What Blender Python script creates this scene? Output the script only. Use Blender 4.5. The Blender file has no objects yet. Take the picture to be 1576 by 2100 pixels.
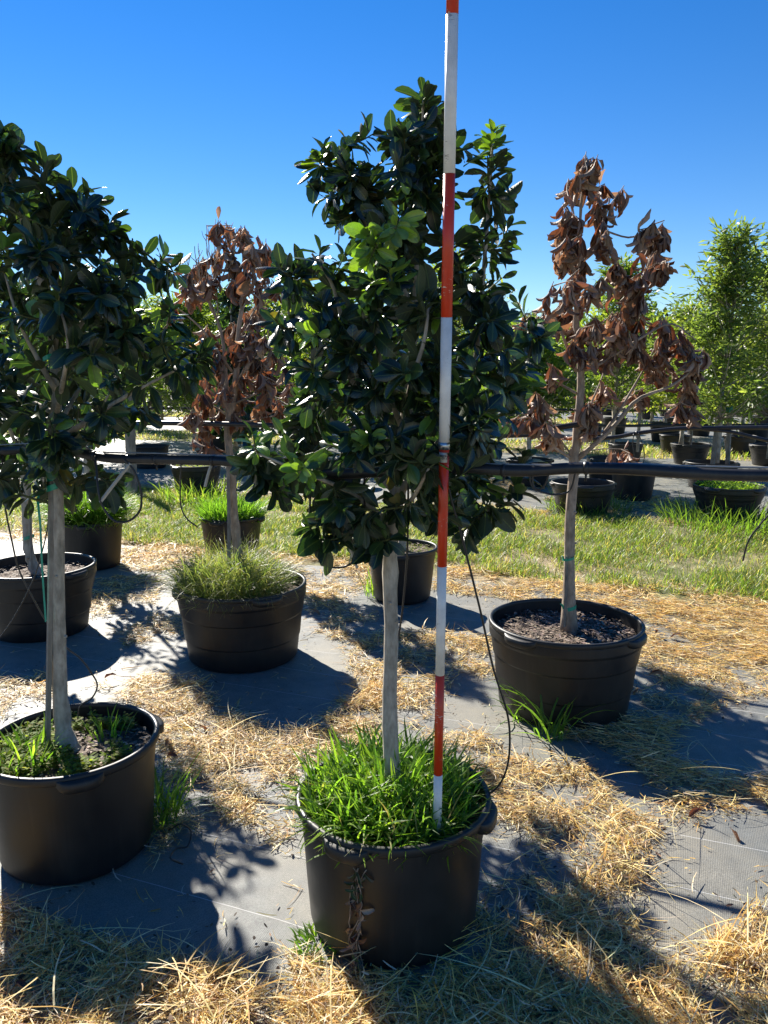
import bpy, math, random
import numpy as np
from mathutils import Vector, Matrix

# ------------------------------------------------------------------ camera, sky, sun, exposure
H = 1.647                      # eye height
F = 1577.0                     # focal length in photo pixels (photo 1576 x 2100)
PITCH = math.atan(275.0 / F)   # camera tipped down
CP, SP = math.cos(PITCH), math.sin(PITCH)
SUN_EL = math.radians(33.4)
SUN_AZ = math.radians(-30.0)   # sun stands ahead and a little to the side
scene = bpy.context.scene
col = scene.collection

cam_d = bpy.data.cameras.new('camera')
cam = bpy.data.objects.new('camera', cam_d)
col.objects.link(cam)
cam.location = (0, 0, H)
cam.rotation_euler = (math.radians(90) - PITCH, 0, 0)
cam_d.sensor_fit = 'VERTICAL'
cam_d.angle_y = 2 * math.atan(1050.0 / F)
cam_d.clip_start = 0.05
cam_d.clip_end = 2000
scene.camera = cam

world = bpy.data.worlds.new('World')
scene.world = world
world.use_nodes = True
wn = world.node_tree.nodes
wl = world.node_tree.links
wn.clear()
sky = wn.new('ShaderNodeTexSky')
sky.sky_type = 'NISHITA'
sky.sun_disc = False
sky.sun_elevation = SUN_EL
sky.sun_rotation = SUN_AZ
sky.altitude = 0
sky.air_density = 1.0
sky.dust_density = 0.0
sky.ozone_density = 3.5
hs = wn.new('ShaderNodeHueSaturation')
hs.inputs['Saturation'].default_value = 1.36
hs.inputs['Hue'].default_value = 0.511
bg = wn.new('ShaderNodeBackground')
bg.inputs['Strength'].default_value = 0.056
wo = wn.new('ShaderNodeOutputWorld')
wl.new(sky.outputs[0], hs.inputs['Color'])
wl.new(hs.outputs[0], bg.inputs['Color'])
wl.new(bg.outputs[0], wo.inputs['Surface'])

sun_d = bpy.data.lights.new('sun', 'SUN')
sun_d.energy = 5.0
sun_d.angle = math.radians(0.5)
sun_d.color = (1.0, 0.94, 0.84)
sun = bpy.data.objects.new('sun', sun_d)
col.objects.link(sun)
SUNV = Vector((math.sin(SUN_AZ) * math.cos(SUN_EL), math.cos(SUN_AZ) * math.cos(SUN_EL), math.sin(SUN_EL)))
sun.rotation_euler = SUNV.to_track_quat('Z', 'Y').to_euler()
sun.location = SUNV * 30

scene.view_settings.view_transform = 'Standard'
scene.view_settings.look = 'None'
scene.view_settings.exposure = 1.36
scene.view_settings.gamma = 1.0
scene.view_settings.use_curve_mapping = False
scene.render.engine = 'CYCLES'
scene.cycles.max_bounces = 7
scene.cycles.transparent_max_bounces = 4
scene.cycles.use_denoising = True

# ------------------------------------------------------------------ pixel <-> world
def ray(px, py):
    a, b = (px - 788.0) / F, (py - 1050.0) / F
    return np.array([a, CP - b * SP, -SP - b * CP])

def at(px, py, Y):
    """world point seen at a photo pixel, at forward distance Y"""
    d = ray(px, py)
    return np.array([0, 0, H]) + d * (Y / d[1])

def gnd(px, py, z=0.0):
    d = ray(px, py)
    return np.array([0, 0, H]) + d * ((z - H) / d[2])

def project(P):
    P = np.asarray(P, float)
    q = P - np.array([0, 0, H])
    zc = q[..., 1] * CP - q[..., 2] * SP
    yc = -q[..., 1] * SP - q[..., 2] * CP
    return 788 + F * q[..., 0] / zc, 1050 + F * yc / zc, zc

RDIR = np.array([0.932, -0.363])   # along the nursery rows
NDIR = np.array([0.363, 0.932])    # across them, away
def row_st(X, Y):
    return X * RDIR[0] + Y * RDIR[1], X * NDIR[0] + Y * NDIR[1]
def row_xy(s, t):
    return s * RDIR[0] + t * NDIR[0], s * RDIR[1] + t * NDIR[1]

# ------------------------------------------------------------------ value noise
def vnoise(x, y, seed=0):
    def h(i, j):
        n = (i.astype(np.int64) * 374761393 + j.astype(np.int64) * 668265263 + seed * 1442695041) & 0x7fffffff
        n = ((n ^ (n >> 13)) * 1274126177) & 0x7fffffff
        return (n ^ (n >> 16)) % 65536 / 65535.0
    x = np.asarray(x, float); y = np.asarray(y, float)
    i, j = np.floor(x), np.floor(y)
    u, v = x - i, y - j
    u = u * u * (3 - 2 * u); v = v * v * (3 - 2 * v)
    return (h(i, j) * (1 - u) + h(i + 1, j) * u) * (1 - v) + (h(i, j + 1) * (1 - u) + h(i + 1, j + 1) * u) * v
def fnoise(x, y, seed=0):
    return (vnoise(x, y, seed) + .5 * vnoise(x * 2.1, y * 2.1, seed + 1) + .25 * vnoise(x * 4.3, y * 4.3, seed + 2)) / 1.75

# ------------------------------------------------------------------ materials
def new_mat(name):
    m = bpy.data.materials.new(name)
    m.use_nodes = True
    nt = m.node_tree
    return m, nt, nt.nodes['Principled BSDF'], nt.nodes['Material Output']

def noise_node(nt, scale, detail=4, rough=.55, vec=None):
    n = nt.nodes.new('ShaderNodeTexNoise')
    n.inputs['Scale'].default_value = scale
    n.inputs['Detail'].default_value = detail
    n.inputs['Roughness'].default_value = rough
    if vec is not None:
        nt.links.new(vec, n.inputs['Vector'])
    return n

def ramp(nt, fac, stops):
    r = nt.nodes.new('ShaderNodeValToRGB')
    els = r.color_ramp.elements
    while len(els) < len(stops):
        els.new(0.5)
    for e, (p, c) in zip(els, stops):
        e.position = p
        e.color = (*c, 1) if len(c) == 3 else c
    nt.links.new(fac, r.inputs['Fac'])
    return r

def mixc(nt, fac, a, b, mode='MIX'):
    n = nt.nodes.new('ShaderNodeMix')
    n.data_type = 'RGBA'
    n.blend_type = mode
    for sock, val in ((n.inputs['Factor'], fac), (n.inputs['A'], a), (n.inputs['B'], b)):
        if isinstance(val, (int, float)):
            sock.default_value = val
        elif isinstance(val, tuple):
            sock.default_value = (*val, 1)
        else:
            nt.links.new(val, sock)
    return n.outputs['Result']

def bump(nt, height, strength, dist, bsdf):
    b = nt.nodes.new('ShaderNodeBump')
    b.inputs['Strength'].default_value = strength
    b.inputs['Distance'].default_value = dist
    nt.links.new(height, b.inputs['Height'])
    nt.links.new(b.outputs[0], bsdf.inputs['Normal'])

def leafy(name, rough, spec, transl, tint, under=None, under_fac=0.6, vein=None):
    """two-sided leaf: colour from the mesh attribute, light passing through"""
    m, nt, p, out = new_mat(name)
    at_ = nt.nodes.new('ShaderNodeAttribute'); at_.attribute_name = 'Col'
    base = at_.outputs['Color']
    tc = nt.nodes.new('ShaderNodeTexCoord')
    nz = noise_node(nt, 35, 3, vec=tc.outputs['Object'])
    var = ramp(nt, nz.outputs['Fac'], [(.3, (.75, .75, .75)), (.7, (1.25, 1.25, 1.25))])
    base = mixc(nt, 1.0, base, var.outputs[0], 'MULTIPLY')
    if vein:
        la = nt.nodes.new('ShaderNodeAttribute'); la.attribute_name = 'leafco'
        sx = nt.nodes.new('ShaderNodeSeparateXYZ'); nt.links.new(la.outputs['Vector'], sx.inputs[0])
        ab = nt.nodes.new('ShaderNodeMath'); ab.operation = 'ABSOLUTE'; nt.links.new(sx.outputs['X'], ab.inputs[0])
        mr0 = nt.nodes.new('ShaderNodeMapRange'); mr0.inputs['From Min'].default_value = .008; mr0.inputs['From Max'].default_value = .02
        mr0.inputs['To Min'].default_value = .75; mr0.inputs['To Max'].default_value = 0
        nt.links.new(ab.outputs[0], mr0.inputs['Value'])
        base = mixc(nt, mr0.outputs[0], base, vein)
        ma = nt.nodes.new('ShaderNodeMath'); ma.operation = 'MULTIPLY_ADD'; ma.inputs[1].default_value = -.8
        nt.links.new(ab.outputs[0], ma.inputs[0]); nt.links.new(sx.outputs['Y'], ma.inputs[2])
        si = nt.nodes.new('ShaderNodeMath'); si.operation = 'MULTIPLY'; si.inputs[1].default_value = 62.0; nt.links.new(ma.outputs[0], si.inputs[0])
        sn = nt.nodes.new('ShaderNodeMath'); sn.operation = 'SINE'; nt.links.new(si.outputs[0], sn.inputs[0])
        nb = noise_node(nt, 7, 2, .5, la.outputs['Vector'])
        sm_ = nt.nodes.new('ShaderNodeMath'); sm_.operation = 'MULTIPLY_ADD'; sm_.inputs[1].default_value = .35
        nt.links.new(sn.outputs[0], sm_.inputs[0]); nt.links.new(nb.outputs['Fac'], sm_.inputs[2])
        bump(nt, sm_.outputs[0], .13, .004, p)
    top = base
    if under:
        g = nt.nodes.new('ShaderNodeNewGeometry')
        ub = mixc(nt, under_fac, base, under)
        top = mixc(nt, g.outputs['Backfacing'], base, ub)
        mr = nt.nodes.new('ShaderNodeMapRange')
        mr.inputs['To Min'].default_value = rough
        mr.inputs['To Max'].default_value = .6
        nt.links.new(g.outputs['Backfacing'], mr.inputs['Value'])
        nt.links.new(mr.outputs[0], p.inputs['Roughness'])
    else:
        p.inputs['Roughness'].default_value = rough
    nt.links.new(top, p.inputs['Base Color'])
    p.inputs['Specular IOR Level'].default_value = spec
    if transl > 0:
        tr = nt.nodes.new('ShaderNodeBsdfTranslucent')
        nt.links.new(mixc(nt, 1.0, base, tint, 'MULTIPLY'), tr.inputs['Color'])
        mx = nt.nodes.new('ShaderNodeMixShader')
        mx.inputs[0].default_value = transl
        nt.links.new(p.outputs[0], mx.inputs[1])
        nt.links.new(tr.outputs[0], mx.inputs[2])
        nt.links.new(mx.outputs[0], out.inputs['Surface'])
    return m

M = {}
M['holly'] = leafy('holly_leaf', .34, .75, .20, (2.6, 2.9, .9), (.055, .08, .028), .5, (.10, .14, .04))
M['deadleaf'] = leafy('dead_leaf', .5, .4, .18, (2.0, 1.4, 1.0), (.34, .24, .17), .6, (.22, .13, .07))
M['ash'] = leafy('ash_leaf', .42, .4, .5, (2.0, 2.0, .8))
M['grass'] = leafy('grass_blade', .42, .4, .52, (1.9, 2.0, .8))
M['straw'] = leafy('straw_blade', .5, .35, .32, (1.3, 1.2, 1.0))
M['clover'] = leafy('clover_leaf', .65, .12, .5, (2.0, 2.0, .8))

def bark(name, c1, c2, c3, scale):
    m, nt, p, out = new_mat(name)
    tc = nt.nodes.new('ShaderNodeTexCoord')
    mp = nt.nodes.new('ShaderNodeMapping'); mp.inputs['Scale'].default_value = (1, 1, .35)
    nt.links.new(tc.outputs['Object'], mp.inputs['Vector'])
    n1 = noise_node(nt, scale, 6, .65, mp.outputs[0])
    n2 = noise_node(nt, scale * .18, 3, .5, tc.outputs['Object'])
    r1 = ramp(nt, n1.outputs['Fac'], [(.3, c1), (.55, c2), (.75, c3)])
    r2 = ramp(nt, n2.outputs['Fac'], [(.35, (.7, .7, .68)), (.65, (1.15, 1.12, 1.1))])
    nt.links.new(mixc(nt, 1.0, r1.outputs[0], r2.outputs[0], 'MULTIPLY'), p.inputs['Base Color'])
    p.inputs['Roughness'].default_value = .8
    bump(nt, n1.outputs['Fac'], .6, .004, p)
    return m
M['bark'] = bark('smooth_grey_bark', (.24, .205, .16), (.42, .37, .30), (.52, .47, .39), 60)
M['deadbark'] = bark('dry_tan_bark', (.20, .15, .11), (.36, .28, .21), (.48, .39, .30), 70)
M['twig'] = bark('green_twig', (.06, .075, .02), (.11, .12, .035), (.17, .16, .06), 40)
M['wood'] = bark('weathered_wood', (.14, .12, .10), (.27, .24, .20), (.38, .35, .30), 30)

def plastic(name, c, rough, dirt, dfac):
    m, nt, p, out = new_mat(name)
    tc = nt.nodes.new('ShaderNodeTexCoord')
    n1 = noise_node(nt, 4.5, 5, .6, tc.outputs['Object'])
    n2 = noise_node(nt, 90, 3, .6, tc.outputs['Object'])
    mp = nt.nodes.new('ShaderNodeMapping'); mp.inputs['Scale'].default_value = (14, 14, .8)
    nt.links.new(tc.outputs['Object'], mp.inputs['Vector'])
    n3 = noise_node(nt, 3, 4, .6, mp.outputs[0])
    f1 = ramp(nt, n1.outputs['Fac'], [(.38, (0, 0, 0)), (.75, (dfac, dfac, dfac))])
    f3 = ramp(nt, n3.outputs['Fac'], [(.5, (0, 0, 0)), (.8, (dfac * .8, dfac * .8, dfac * .8))])
    ff = mixc(nt, 1.0, f1.outputs[0], f3.outputs[0], 'ADD')
    sep = nt.nodes.new('ShaderNodeSeparateColor'); nt.links.new(ff, sep.inputs[0])
    nt.links.new(mixc(nt, sep.outputs[0], c, dirt), p.inputs['Base Color'])
    rr = ramp(nt, n1.outputs['Fac'], [(.3, (rough, rough, rough)), (.8, (rough + .25,) * 3)])
    nt.links.new(rr.outputs[0], p.inputs['Roughness'])
    p.inputs['Specular IOR Level'].default_value = .45
    bump(nt, n2.outputs['Fac'], .15, .001, p)
    return m
M['pot'] = plastic('black_pot_plastic', (.008, .008, .009), .36, (.075, .068, .058), .20)
M['pipe'] = plastic('black_pipe_plastic', (.012, .012, .014), .28, (.10, .09, .075), .3)

m, nt, p, out = new_mat('bark_mulch')
tc = nt.nodes.new('ShaderNodeTexCoord')
n1 = noise_node(nt, 55, 5, .7, tc.outputs['Object'])
r = ramp(nt, n1.outputs['Fac'], [(.32, (.03, .022, .016)), (.5, (.12, .085, .06)), (.7, (.27, .2, .15))])
nt.links.new(r.outputs[0], p.inputs['Base Color']); p.inputs['Roughness'].default_value = .9
bump(nt, n1.outputs['Fac'], 1, .02, p)
M['soil'] = m
M['chip'] = leafy('bark_chip', .75, .25, 0, (1, 1, 1))

# weed mat: woven black fabric, dusty, with thin pale marking threads along the row
m, nt, p, out = new_mat('woven_weed_mat')
tc = nt.nodes.new('ShaderNodeTexCoord')
mp = nt.nodes.new('ShaderNodeMapping'); mp.inputs['Rotation'].default_value = (0, 0, math.atan2(.363, .932))
nt.links.new(tc.outputs['Object'], mp.inputs['Vector'])
sx = nt.nodes.new('ShaderNodeSeparateXYZ'); nt.links.new(mp.outputs[0], sx.inputs[0])
n1 = noise_node(nt, 1.6, 6, .62, tc.outputs['Object'])
n2 = noise_node(nt, 14, 4, .65, tc.outputs['Object'])
n4 = noise_node(nt, 260, 2, .5, tc.outputs['Object'])
c0 = ramp(nt, n2.outputs['Fac'], [(.3, (.116, .122, .118)), (.7, (.180, .186, .174))])
dust = ramp(nt, n1.outputs['Fac'], [(.42, (0, 0, 0)), (.66, (.75, .75, .75))])
c1 = mixc(nt, dust.outputs[0], c0.outputs[0], (.265, .240, .185))
spk = ramp(nt, n4.outputs['Fac'], [(.35, (.72, .72, .72)), (.68, (1.2, 1.2, 1.2))])
c2 = mixc(nt, 1.0, c1, spk.outputs[0], 'MULTIPLY')
# threads
mo = nt.nodes.new('ShaderNodeMath'); mo.operation = 'PINGPONG'; mo.inputs[1].default_value = .155
nz = noise_node(nt, 2.2, 2, .5, tc.outputs['Object'])
ad = nt.nodes.new('ShaderNodeMath'); ad.operation = 'MULTIPLY_ADD'; ad.inputs[1].default_value = .03
nt.links.new(nz.outputs['Fac'], ad.inputs[0]); nt.links.new(sx.outputs['Y'], ad.inputs[2])
nt.links.new(ad.outputs[0], mo.inputs[0])
lt = nt.nodes.new('ShaderNodeMath'); lt.operation = 'LESS_THAN'; lt.inputs[1].default_value = .0012
nt.links.new(mo.outputs[0], lt.inputs[0])
c3 = mixc(nt, lt.outputs[0], c2, (.46, .46, .45))
nt.links.new(c3, p.inputs['Base Color'])
p.inputs['Roughness'].default_value = .6
p.inputs['Specular IOR Level'].default_value = .4
wv = nt.nodes.new('ShaderNodeTexWave'); wv.inputs['Scale'].default_value = 55; wv.bands_direction = 'X'
wv2 = nt.nodes.new('ShaderNodeTexWave'); wv2.inputs['Scale'].default_value = 55; wv2.bands_direction = 'Y'
for w in (wv, wv2):
    nt.links.new(mp.outputs[0], w.inputs['Vector']); w.inputs['Distortion'].default_value = .3
wm = nt.nodes.new('ShaderNodeMath'); wm.operation = 'MULTIPLY'
nt.links.new(wv.outputs['Fac'], wm.inputs[0]); nt.links.new(wv2.outputs['Fac'], wm.inputs[1])
wa = nt.nodes.new('ShaderNodeMath'); wa.operation = 'ADD'
nt.links.new(wm.outputs[0], wa.inputs[0]); nt.links.new(n4.outputs['Fac'], wa.inputs[1])
bump(nt, wa.outputs[0], .35, .002, p)
M['mat'] = m

# bare ground between the mats: dry litter, soil, some green
m, nt, p, out = new_mat('dry_ground')
tc = nt.nodes.new('ShaderNodeTexCoord')
n1 = noise_node(nt, .55, 6, .65, tc.outputs['Object'])
n2 = noise_node(nt, 9, 6, .7, tc.outputs['Object'])
n3 = noise_node(nt, 120, 3, .7, tc.outputs['Object'])
a = ramp(nt, n2.outputs['Fac'], [(.3, (.13, .095, .06)), (.5, (.31, .235, .13)), (.72, (.46, .37, .22))])
b = ramp(nt, n2.outputs['Fac'], [(.3, (.06, .075, .02)), (.7, (.16, .19, .05))])
f = ramp(nt, n1.outputs['Fac'], [(.46, (0, 0, 0)), (.6, (.8, .8, .8))])
c = mixc(nt, f.outputs[0], a.outputs[0], b.outputs[0])
s = ramp(nt, n3.outputs['Fac'], [(.3, (.6, .6, .6)), (.7, (1.25, 1.25, 1.25))])
nt.links.new(mixc(nt, 1.0, c, s.outputs[0], 'MULTIPLY'), p.inputs['Base Color'])
p.inputs['Roughness'].default_value = .95
bump(nt, n2.outputs['Fac'], .8, .03, p)
M['ground'] = m

def plain(name, c, rough=.5, metal=0, spec=.5):
    m, nt, p, out = new_mat(name)
    p.inputs['Base Color'].default_value = (*c, 1)
    p.inputs['Roughness'].default_value = rough
    p.inputs['Metallic'].default_value = metal
    p.inputs['Specular IOR Level'].default_value = spec
    tc = nt.nodes.new('ShaderNodeTexCoord')
    n = noise_node(nt, 60, 4, .6, tc.outputs['Object'])
    rr = ramp(nt, n.outputs['Fac'], [(.3, tuple(x * .82 for x in c)), (.7, tuple(min(1, x * 1.12) for x in c))])
    nt.links.new(rr.outputs[0], p.inputs['Base Color'])
    return m
M['tie'] = plain('green_tie_tape', (.01, .30, .19), .35)
M['metal'] = plain('steel', (.55, .55, .54), .35, .9)
M['wire'] = plain('galvanised_wire', (.34, .34, .33), .45, .6)
M['paper'] = plain('worn_paper', (.62, .58, .52), .6)
M['ink'] = plain('black_ink', (.02, .02, .025), .6)
M['stickpale'] = plain('pale_plastic_stick', (.45, .44, .40), .45)

def pole_paint(name, c, wear):
    m, nt, p, out = new_mat(name)
    tc = nt.nodes.new('ShaderNodeTexCoord')
    mp = nt.nodes.new('ShaderNodeMapping'); mp.inputs['Scale'].default_value = (1, 1, 3)
    nt.links.new(tc.outputs['Object'], mp.inputs['Vector'])
    n1 = noise_node(nt, 70, 5, .7, mp.outputs[0])
    n2 = noise_node(nt, 9, 2, .5, tc.outputs['Object'])
    mul = nt.nodes.new('ShaderNodeMath'); mul.operation = 'MULTIPLY'
    nt.links.new(n1.outputs['Fac'], mul.inputs[0]); nt.links.new(n2.outputs['Fac'], mul.inputs[1])
    f = ramp(nt, mul.outputs[0], [(.355, (0, 0, 0)), (.385, (1, 1, 1))])
    dirt = noise_node(nt, 25, 5, .7, tc.outputs['Object'])
    d = ramp(nt, dirt.outputs['Fac'], [(.3, tuple(x * .8 for x in c)), (.62, c)])
    nt.links.new(mixc(nt, f.outputs[0], d.outputs[0], wear), p.inputs['Base Color'])
    p.inputs['Roughness'].default_value = .33
    p.inputs['Specular IOR Level'].default_value = .5
    return m
M['polered'] = pole_paint('red_pole_paint', (.62, .045, .012), (.66, .58, .50))
M['polewhite'] = pole_paint('white_pole_paint', (.78, .76, .72), (.36, .34, .32))

# ------------------------------------------------------------------ mesh helpers
def mk_mesh(name, V, Fs, mat, cols=None, smooth=True, lc=None):
    """V (n,3); Fs list of (m,k) index arrays; cols (n,3)"""
    V = np.asarray(V, np.float32)
    me = bpy.data.meshes.new(name)
    me.vertices.add(len(V))
    me.vertices.foreach_set('co', V.ravel())
    Fs = [np.asarray(f, np.int32) for f in Fs if len(f)]
    tot = np.concatenate([np.full(len(f), f.shape[1], np.int32) for f in Fs])
    idx = np.concatenate([f.ravel() for f in Fs])
    me.loops.add(len(idx))
    me.loops.foreach_set('vertex_index', idx)
    me.polygons.add(len(tot))
    st = np.concatenate([[0], np.cumsum(tot)[:-1]]).astype(np.int32)
    me.polygons.foreach_set('loop_start', st)
    try:
        me.polygons.foreach_set('loop_total', tot)
    except Exception:
        pass
    if cols is not None:
        ca = me.color_attributes.new('Col', 'FLOAT_COLOR', 'POINT')
        c4 = np.ones((len(V), 4), np.float32); c4[:, :3] = cols
        ca.data.foreach_set('color', c4.ravel())
    if lc is not None:
        la = me.attributes.new('leafco', 'FLOAT_VECTOR', 'POINT')
        la.data.foreach_set('vector', np.asarray(lc, np.float32).ravel())
    me.update(calc_edges=True)
    me.polygons.foreach_set('use_smooth', np.full(len(tot), smooth, bool))
    me.materials.append(mat)
    return me

def link(name, me, parent=None, loc=None):
    o = bpy.data.objects.new(name, me)
    col.objects.link(o)
    if parent is not None:
        o.parent = parent
    if loc is not None:
        o.location = loc
    return o

def tag(o, label=None, cat=None, group=None, kind=None):
    if label: o['label'] = label
    if cat: o['category'] = cat
    if group: o['group'] = group
    if kind: o['kind'] = kind
    return o

def empty(name, loc, rz=0.0):
    o = bpy.data.objects.new(name, None)
    col.objects.link(o)
    o.location = [float(v) for v in loc]
    o.rotation_euler = (0, 0, rz)
    o.empty_display_size = .1
    return o

class MB:
    """collects verts / quads / tris into one mesh"""
    def __init__(s): s.V = []; s.Q = []; s.T = []; s.C = []; s.LC = []; s.n = 0
    def add(s, V, Q=None, T=None, c=None):
        V = np.asarray(V, float).reshape(-1, 3)
        s.V.append(V)
        if Q is not None and len(Q): s.Q.append(np.asarray(Q, int).reshape(-1, 4) + s.n)
        if T is not None and len(T): s.T.append(np.asarray(T, int).reshape(-1, 3) + s.n)
        if c is not None:
            c = np.asarray(c, float)
            s.C.append(np.broadcast_to(c, (len(V), 3)) if c.ndim == 1 else c)
        s.n += len(V)
        return s
    def mesh(s, name, mat, smooth=True, off=None):
        V = np.concatenate(s.V)
        if off is not None: V = V - np.asarray(off, float)[None]
        Fs = []
        if s.Q: Fs.append(np.concatenate(s.Q))
        if s.T: Fs.append(np.concatenate(s.T))
        return mk_mesh(name, V, Fs, mat, np.concatenate(s.C) if s.C else None, smooth, np.concatenate(s.LC) if s.LC else None)

def smooth_path(P, n):
    """Catmull-Rom through control points"""
    P = np.asarray(P, float)
    if len(P) < 3:
        t = np.linspace(0, 1, n)[:, None]
        return P[0] * (1 - t) + P[-1] * t
    Q = np.vstack([2 * P[0] - P[1], P, 2 * P[-1] - P[-2]])
    u = np.linspace(0, len(P) - 1 - 1e-6, n)
    i = u.astype(int); f = (u - i)[:, None]
    p0, p1, p2, p3 = Q[i], Q[i + 1], Q[i + 2], Q[i + 3]
    return .5 * (2 * p1 + (p2 - p0) * f + (2 * p0 - 5 * p1 + 4 * p2 - p3) * f ** 2 + (3 * p1 - p0 - 3 * p2 + p3) * f ** 3)

def tube(mb, P, R, sides=8, c=None, rough=0.0, seed=0, cap=True):
    P = np.asarray(P, float); n = len(P)
    R = np.broadcast_to(np.asarray(R, float), (n,)) if np.ndim(R) == 0 else np.asarray(R, float)
    Tn = np.gradient(P, axis=0); Tn /= np.linalg.norm(Tn, axis=1)[:, None] + 1e-12
    up = np.array([0, 0, 1.0]) if abs(Tn[0, 2]) < .9 else np.array([1.0, 0, 0])
    A = np.cross(up, Tn[0]); A /= np.linalg.norm(A)
    rng = np.random.RandomState(seed)
    V = []
    for k in range(n):
        A = A - Tn[k] * A.dot(Tn[k]); A /= np.linalg.norm(A) + 1e-12
        B = np.cross(Tn[k], A)
        ang = np.arange(sides) * 2 * math.pi / sides
        rr = R[k] * (1 + rough * (rng.rand(sides) - .5) + rough * .8 * (rng.rand() - .5))
        V.append(P[k] + np.outer(np.cos(ang) * rr, A) + np.outer(np.sin(ang) * rr, B))
    V = np.concatenate(V)
    k = np.arange(n - 1)[:, None] * sides; j = np.arange(sides)[None]; j2 = (j + 1) % sides
    Q = np.stack([k + j, k + j2, k + sides + j2, k + sides + j], -1).reshape(-1, 4)
    T = []
    if cap:
        V = np.vstack([V, P[0], P[-1]])
        a, b = n * sides, n * sides + 1
        jj = np.arange(sides); j2 = (jj + 1) % sides
        T = np.vstack([np.stack([np.full(sides, a), j2, jj], -1),
                       np.stack([np.full(sides, b), (n - 1) * sides + jj, (n - 1) * sides + j2], -1)])
    mb.add(V, Q, T, c)

def lathe(mb, prof, seg=48, wob=0.0, seed=0, closed=False):
    prof = np.asarray(prof, float); n = len(prof)
    a = np.arange(seg) * 2 * math.pi / seg
    rng = np.random.RandomState(seed); p1, p2 = rng.rand(2) * 6.28
    w = 1 + wob * np.sin(2 * a + p1) + .4 * wob * np.sin(3 * a + p2)
    V = np.stack([prof[:, 0, None] * np.cos(a) * w, prof[:, 0, None] * np.sin(a) * (2 - w), np.broadcast_to(prof[:, 1, None], (n, seg))], -1).reshape(-1, 3)
    k = np.arange(n - 1)[:, None] * seg; j = np.arange(seg)[None]; j2 = (j + 1) % seg
    Q = np.stack([k + j, k + j2, k + seg + j2, k + seg + j], -1).reshape(-1, 4)
    mb.add(V, Q)

def box(mb, c, s, rz=0.0, c3=None):
    x, y, z = np.asarray(s, float) / 2
    V = np.array([[i, j, k] for k in (-z, z) for j in (-y, y) for i in (-x, x)])
    ca, sa = math.cos(rz), math.sin(rz)
    V = np.stack([V[:, 0] * ca - V[:, 1] * sa, V[:, 0] * sa + V[:, 1] * ca, V[:, 2]], -1) + np.asarray(c, float)
    mb.add(V, [[0, 2, 3, 1], [4, 5, 7, 6], [0, 1, 5, 4], [2, 6, 7, 3], [0, 4, 6, 2], [1, 3, 7, 5]], None, c3)

def blades(P, head, L, w, th0, th1, cols, seg=3, curl=None, prof=None, flat=None):
    """many ribbon blades: th = tilt of the blade from vertical (start, change), head = compass"""
    n = len(P)
    prof = np.array([.7, 1, .75, .12]) if prof is None else np.asarray(prof)
    if len(prof) != seg + 1: prof = np.interp(np.linspace(0, 1, seg + 1), np.linspace(0, 1, len(prof)), prof)
    V = np.zeros((n, seg + 1, 2, 3), np.float32)
    p = np.array(P, float)
    curl = np.zeros(n) if curl is None else curl
    for k in range(seg + 1):
        hd = head + curl * k / seg
        th = th0 + th1 * k / seg
        sd = np.stack([-np.sin(hd), np.cos(hd), np.zeros(n)], -1)
        if flat is not None:   # twist of the ribbon about its own axis
            nrm = np.stack([-np.cos(th) * np.cos(hd), -np.cos(th) * np.sin(hd), np.sin(th)], -1)
            sd = sd * np.cos(flat)[:, None] + nrm * np.sin(flat)[:, None]
        hw = (w * prof[k] / 2)[:, None]
        V[:, k, 0] = p - sd * hw; V[:, k, 1] = p + sd * hw
        if k < seg:
            st = (L / seg)[:, None]
            thm = th + th1 / seg / 2
            p = p + np.stack([np.sin(thm) * np.cos(hd), np.sin(thm) * np.sin(hd), np.cos(thm)], -1) * st
    base = (np.arange(n) * (seg + 1) * 2)[:, None, None]
    k = (np.arange(seg) * 2)[None, :, None]
    Q = (base + k + np.array([0, 1, 3, 2])[None, None]).reshape(-1, 4)
    C = np.repeat(cols, (seg + 1) * 2, axis=0)
    return V.reshape(-1, 3), Q, C

def pick(rng, pal, n, jit=.2):
    pal = np.asarray(pal, float)
    c = pal[rng.randint(0, len(pal), n)]
    return c * (1 + jit * (rng.rand(n, 1) * 2 - 1)) * (1 + .07 * (rng.rand(n, 3) * 2 - 1))

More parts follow.
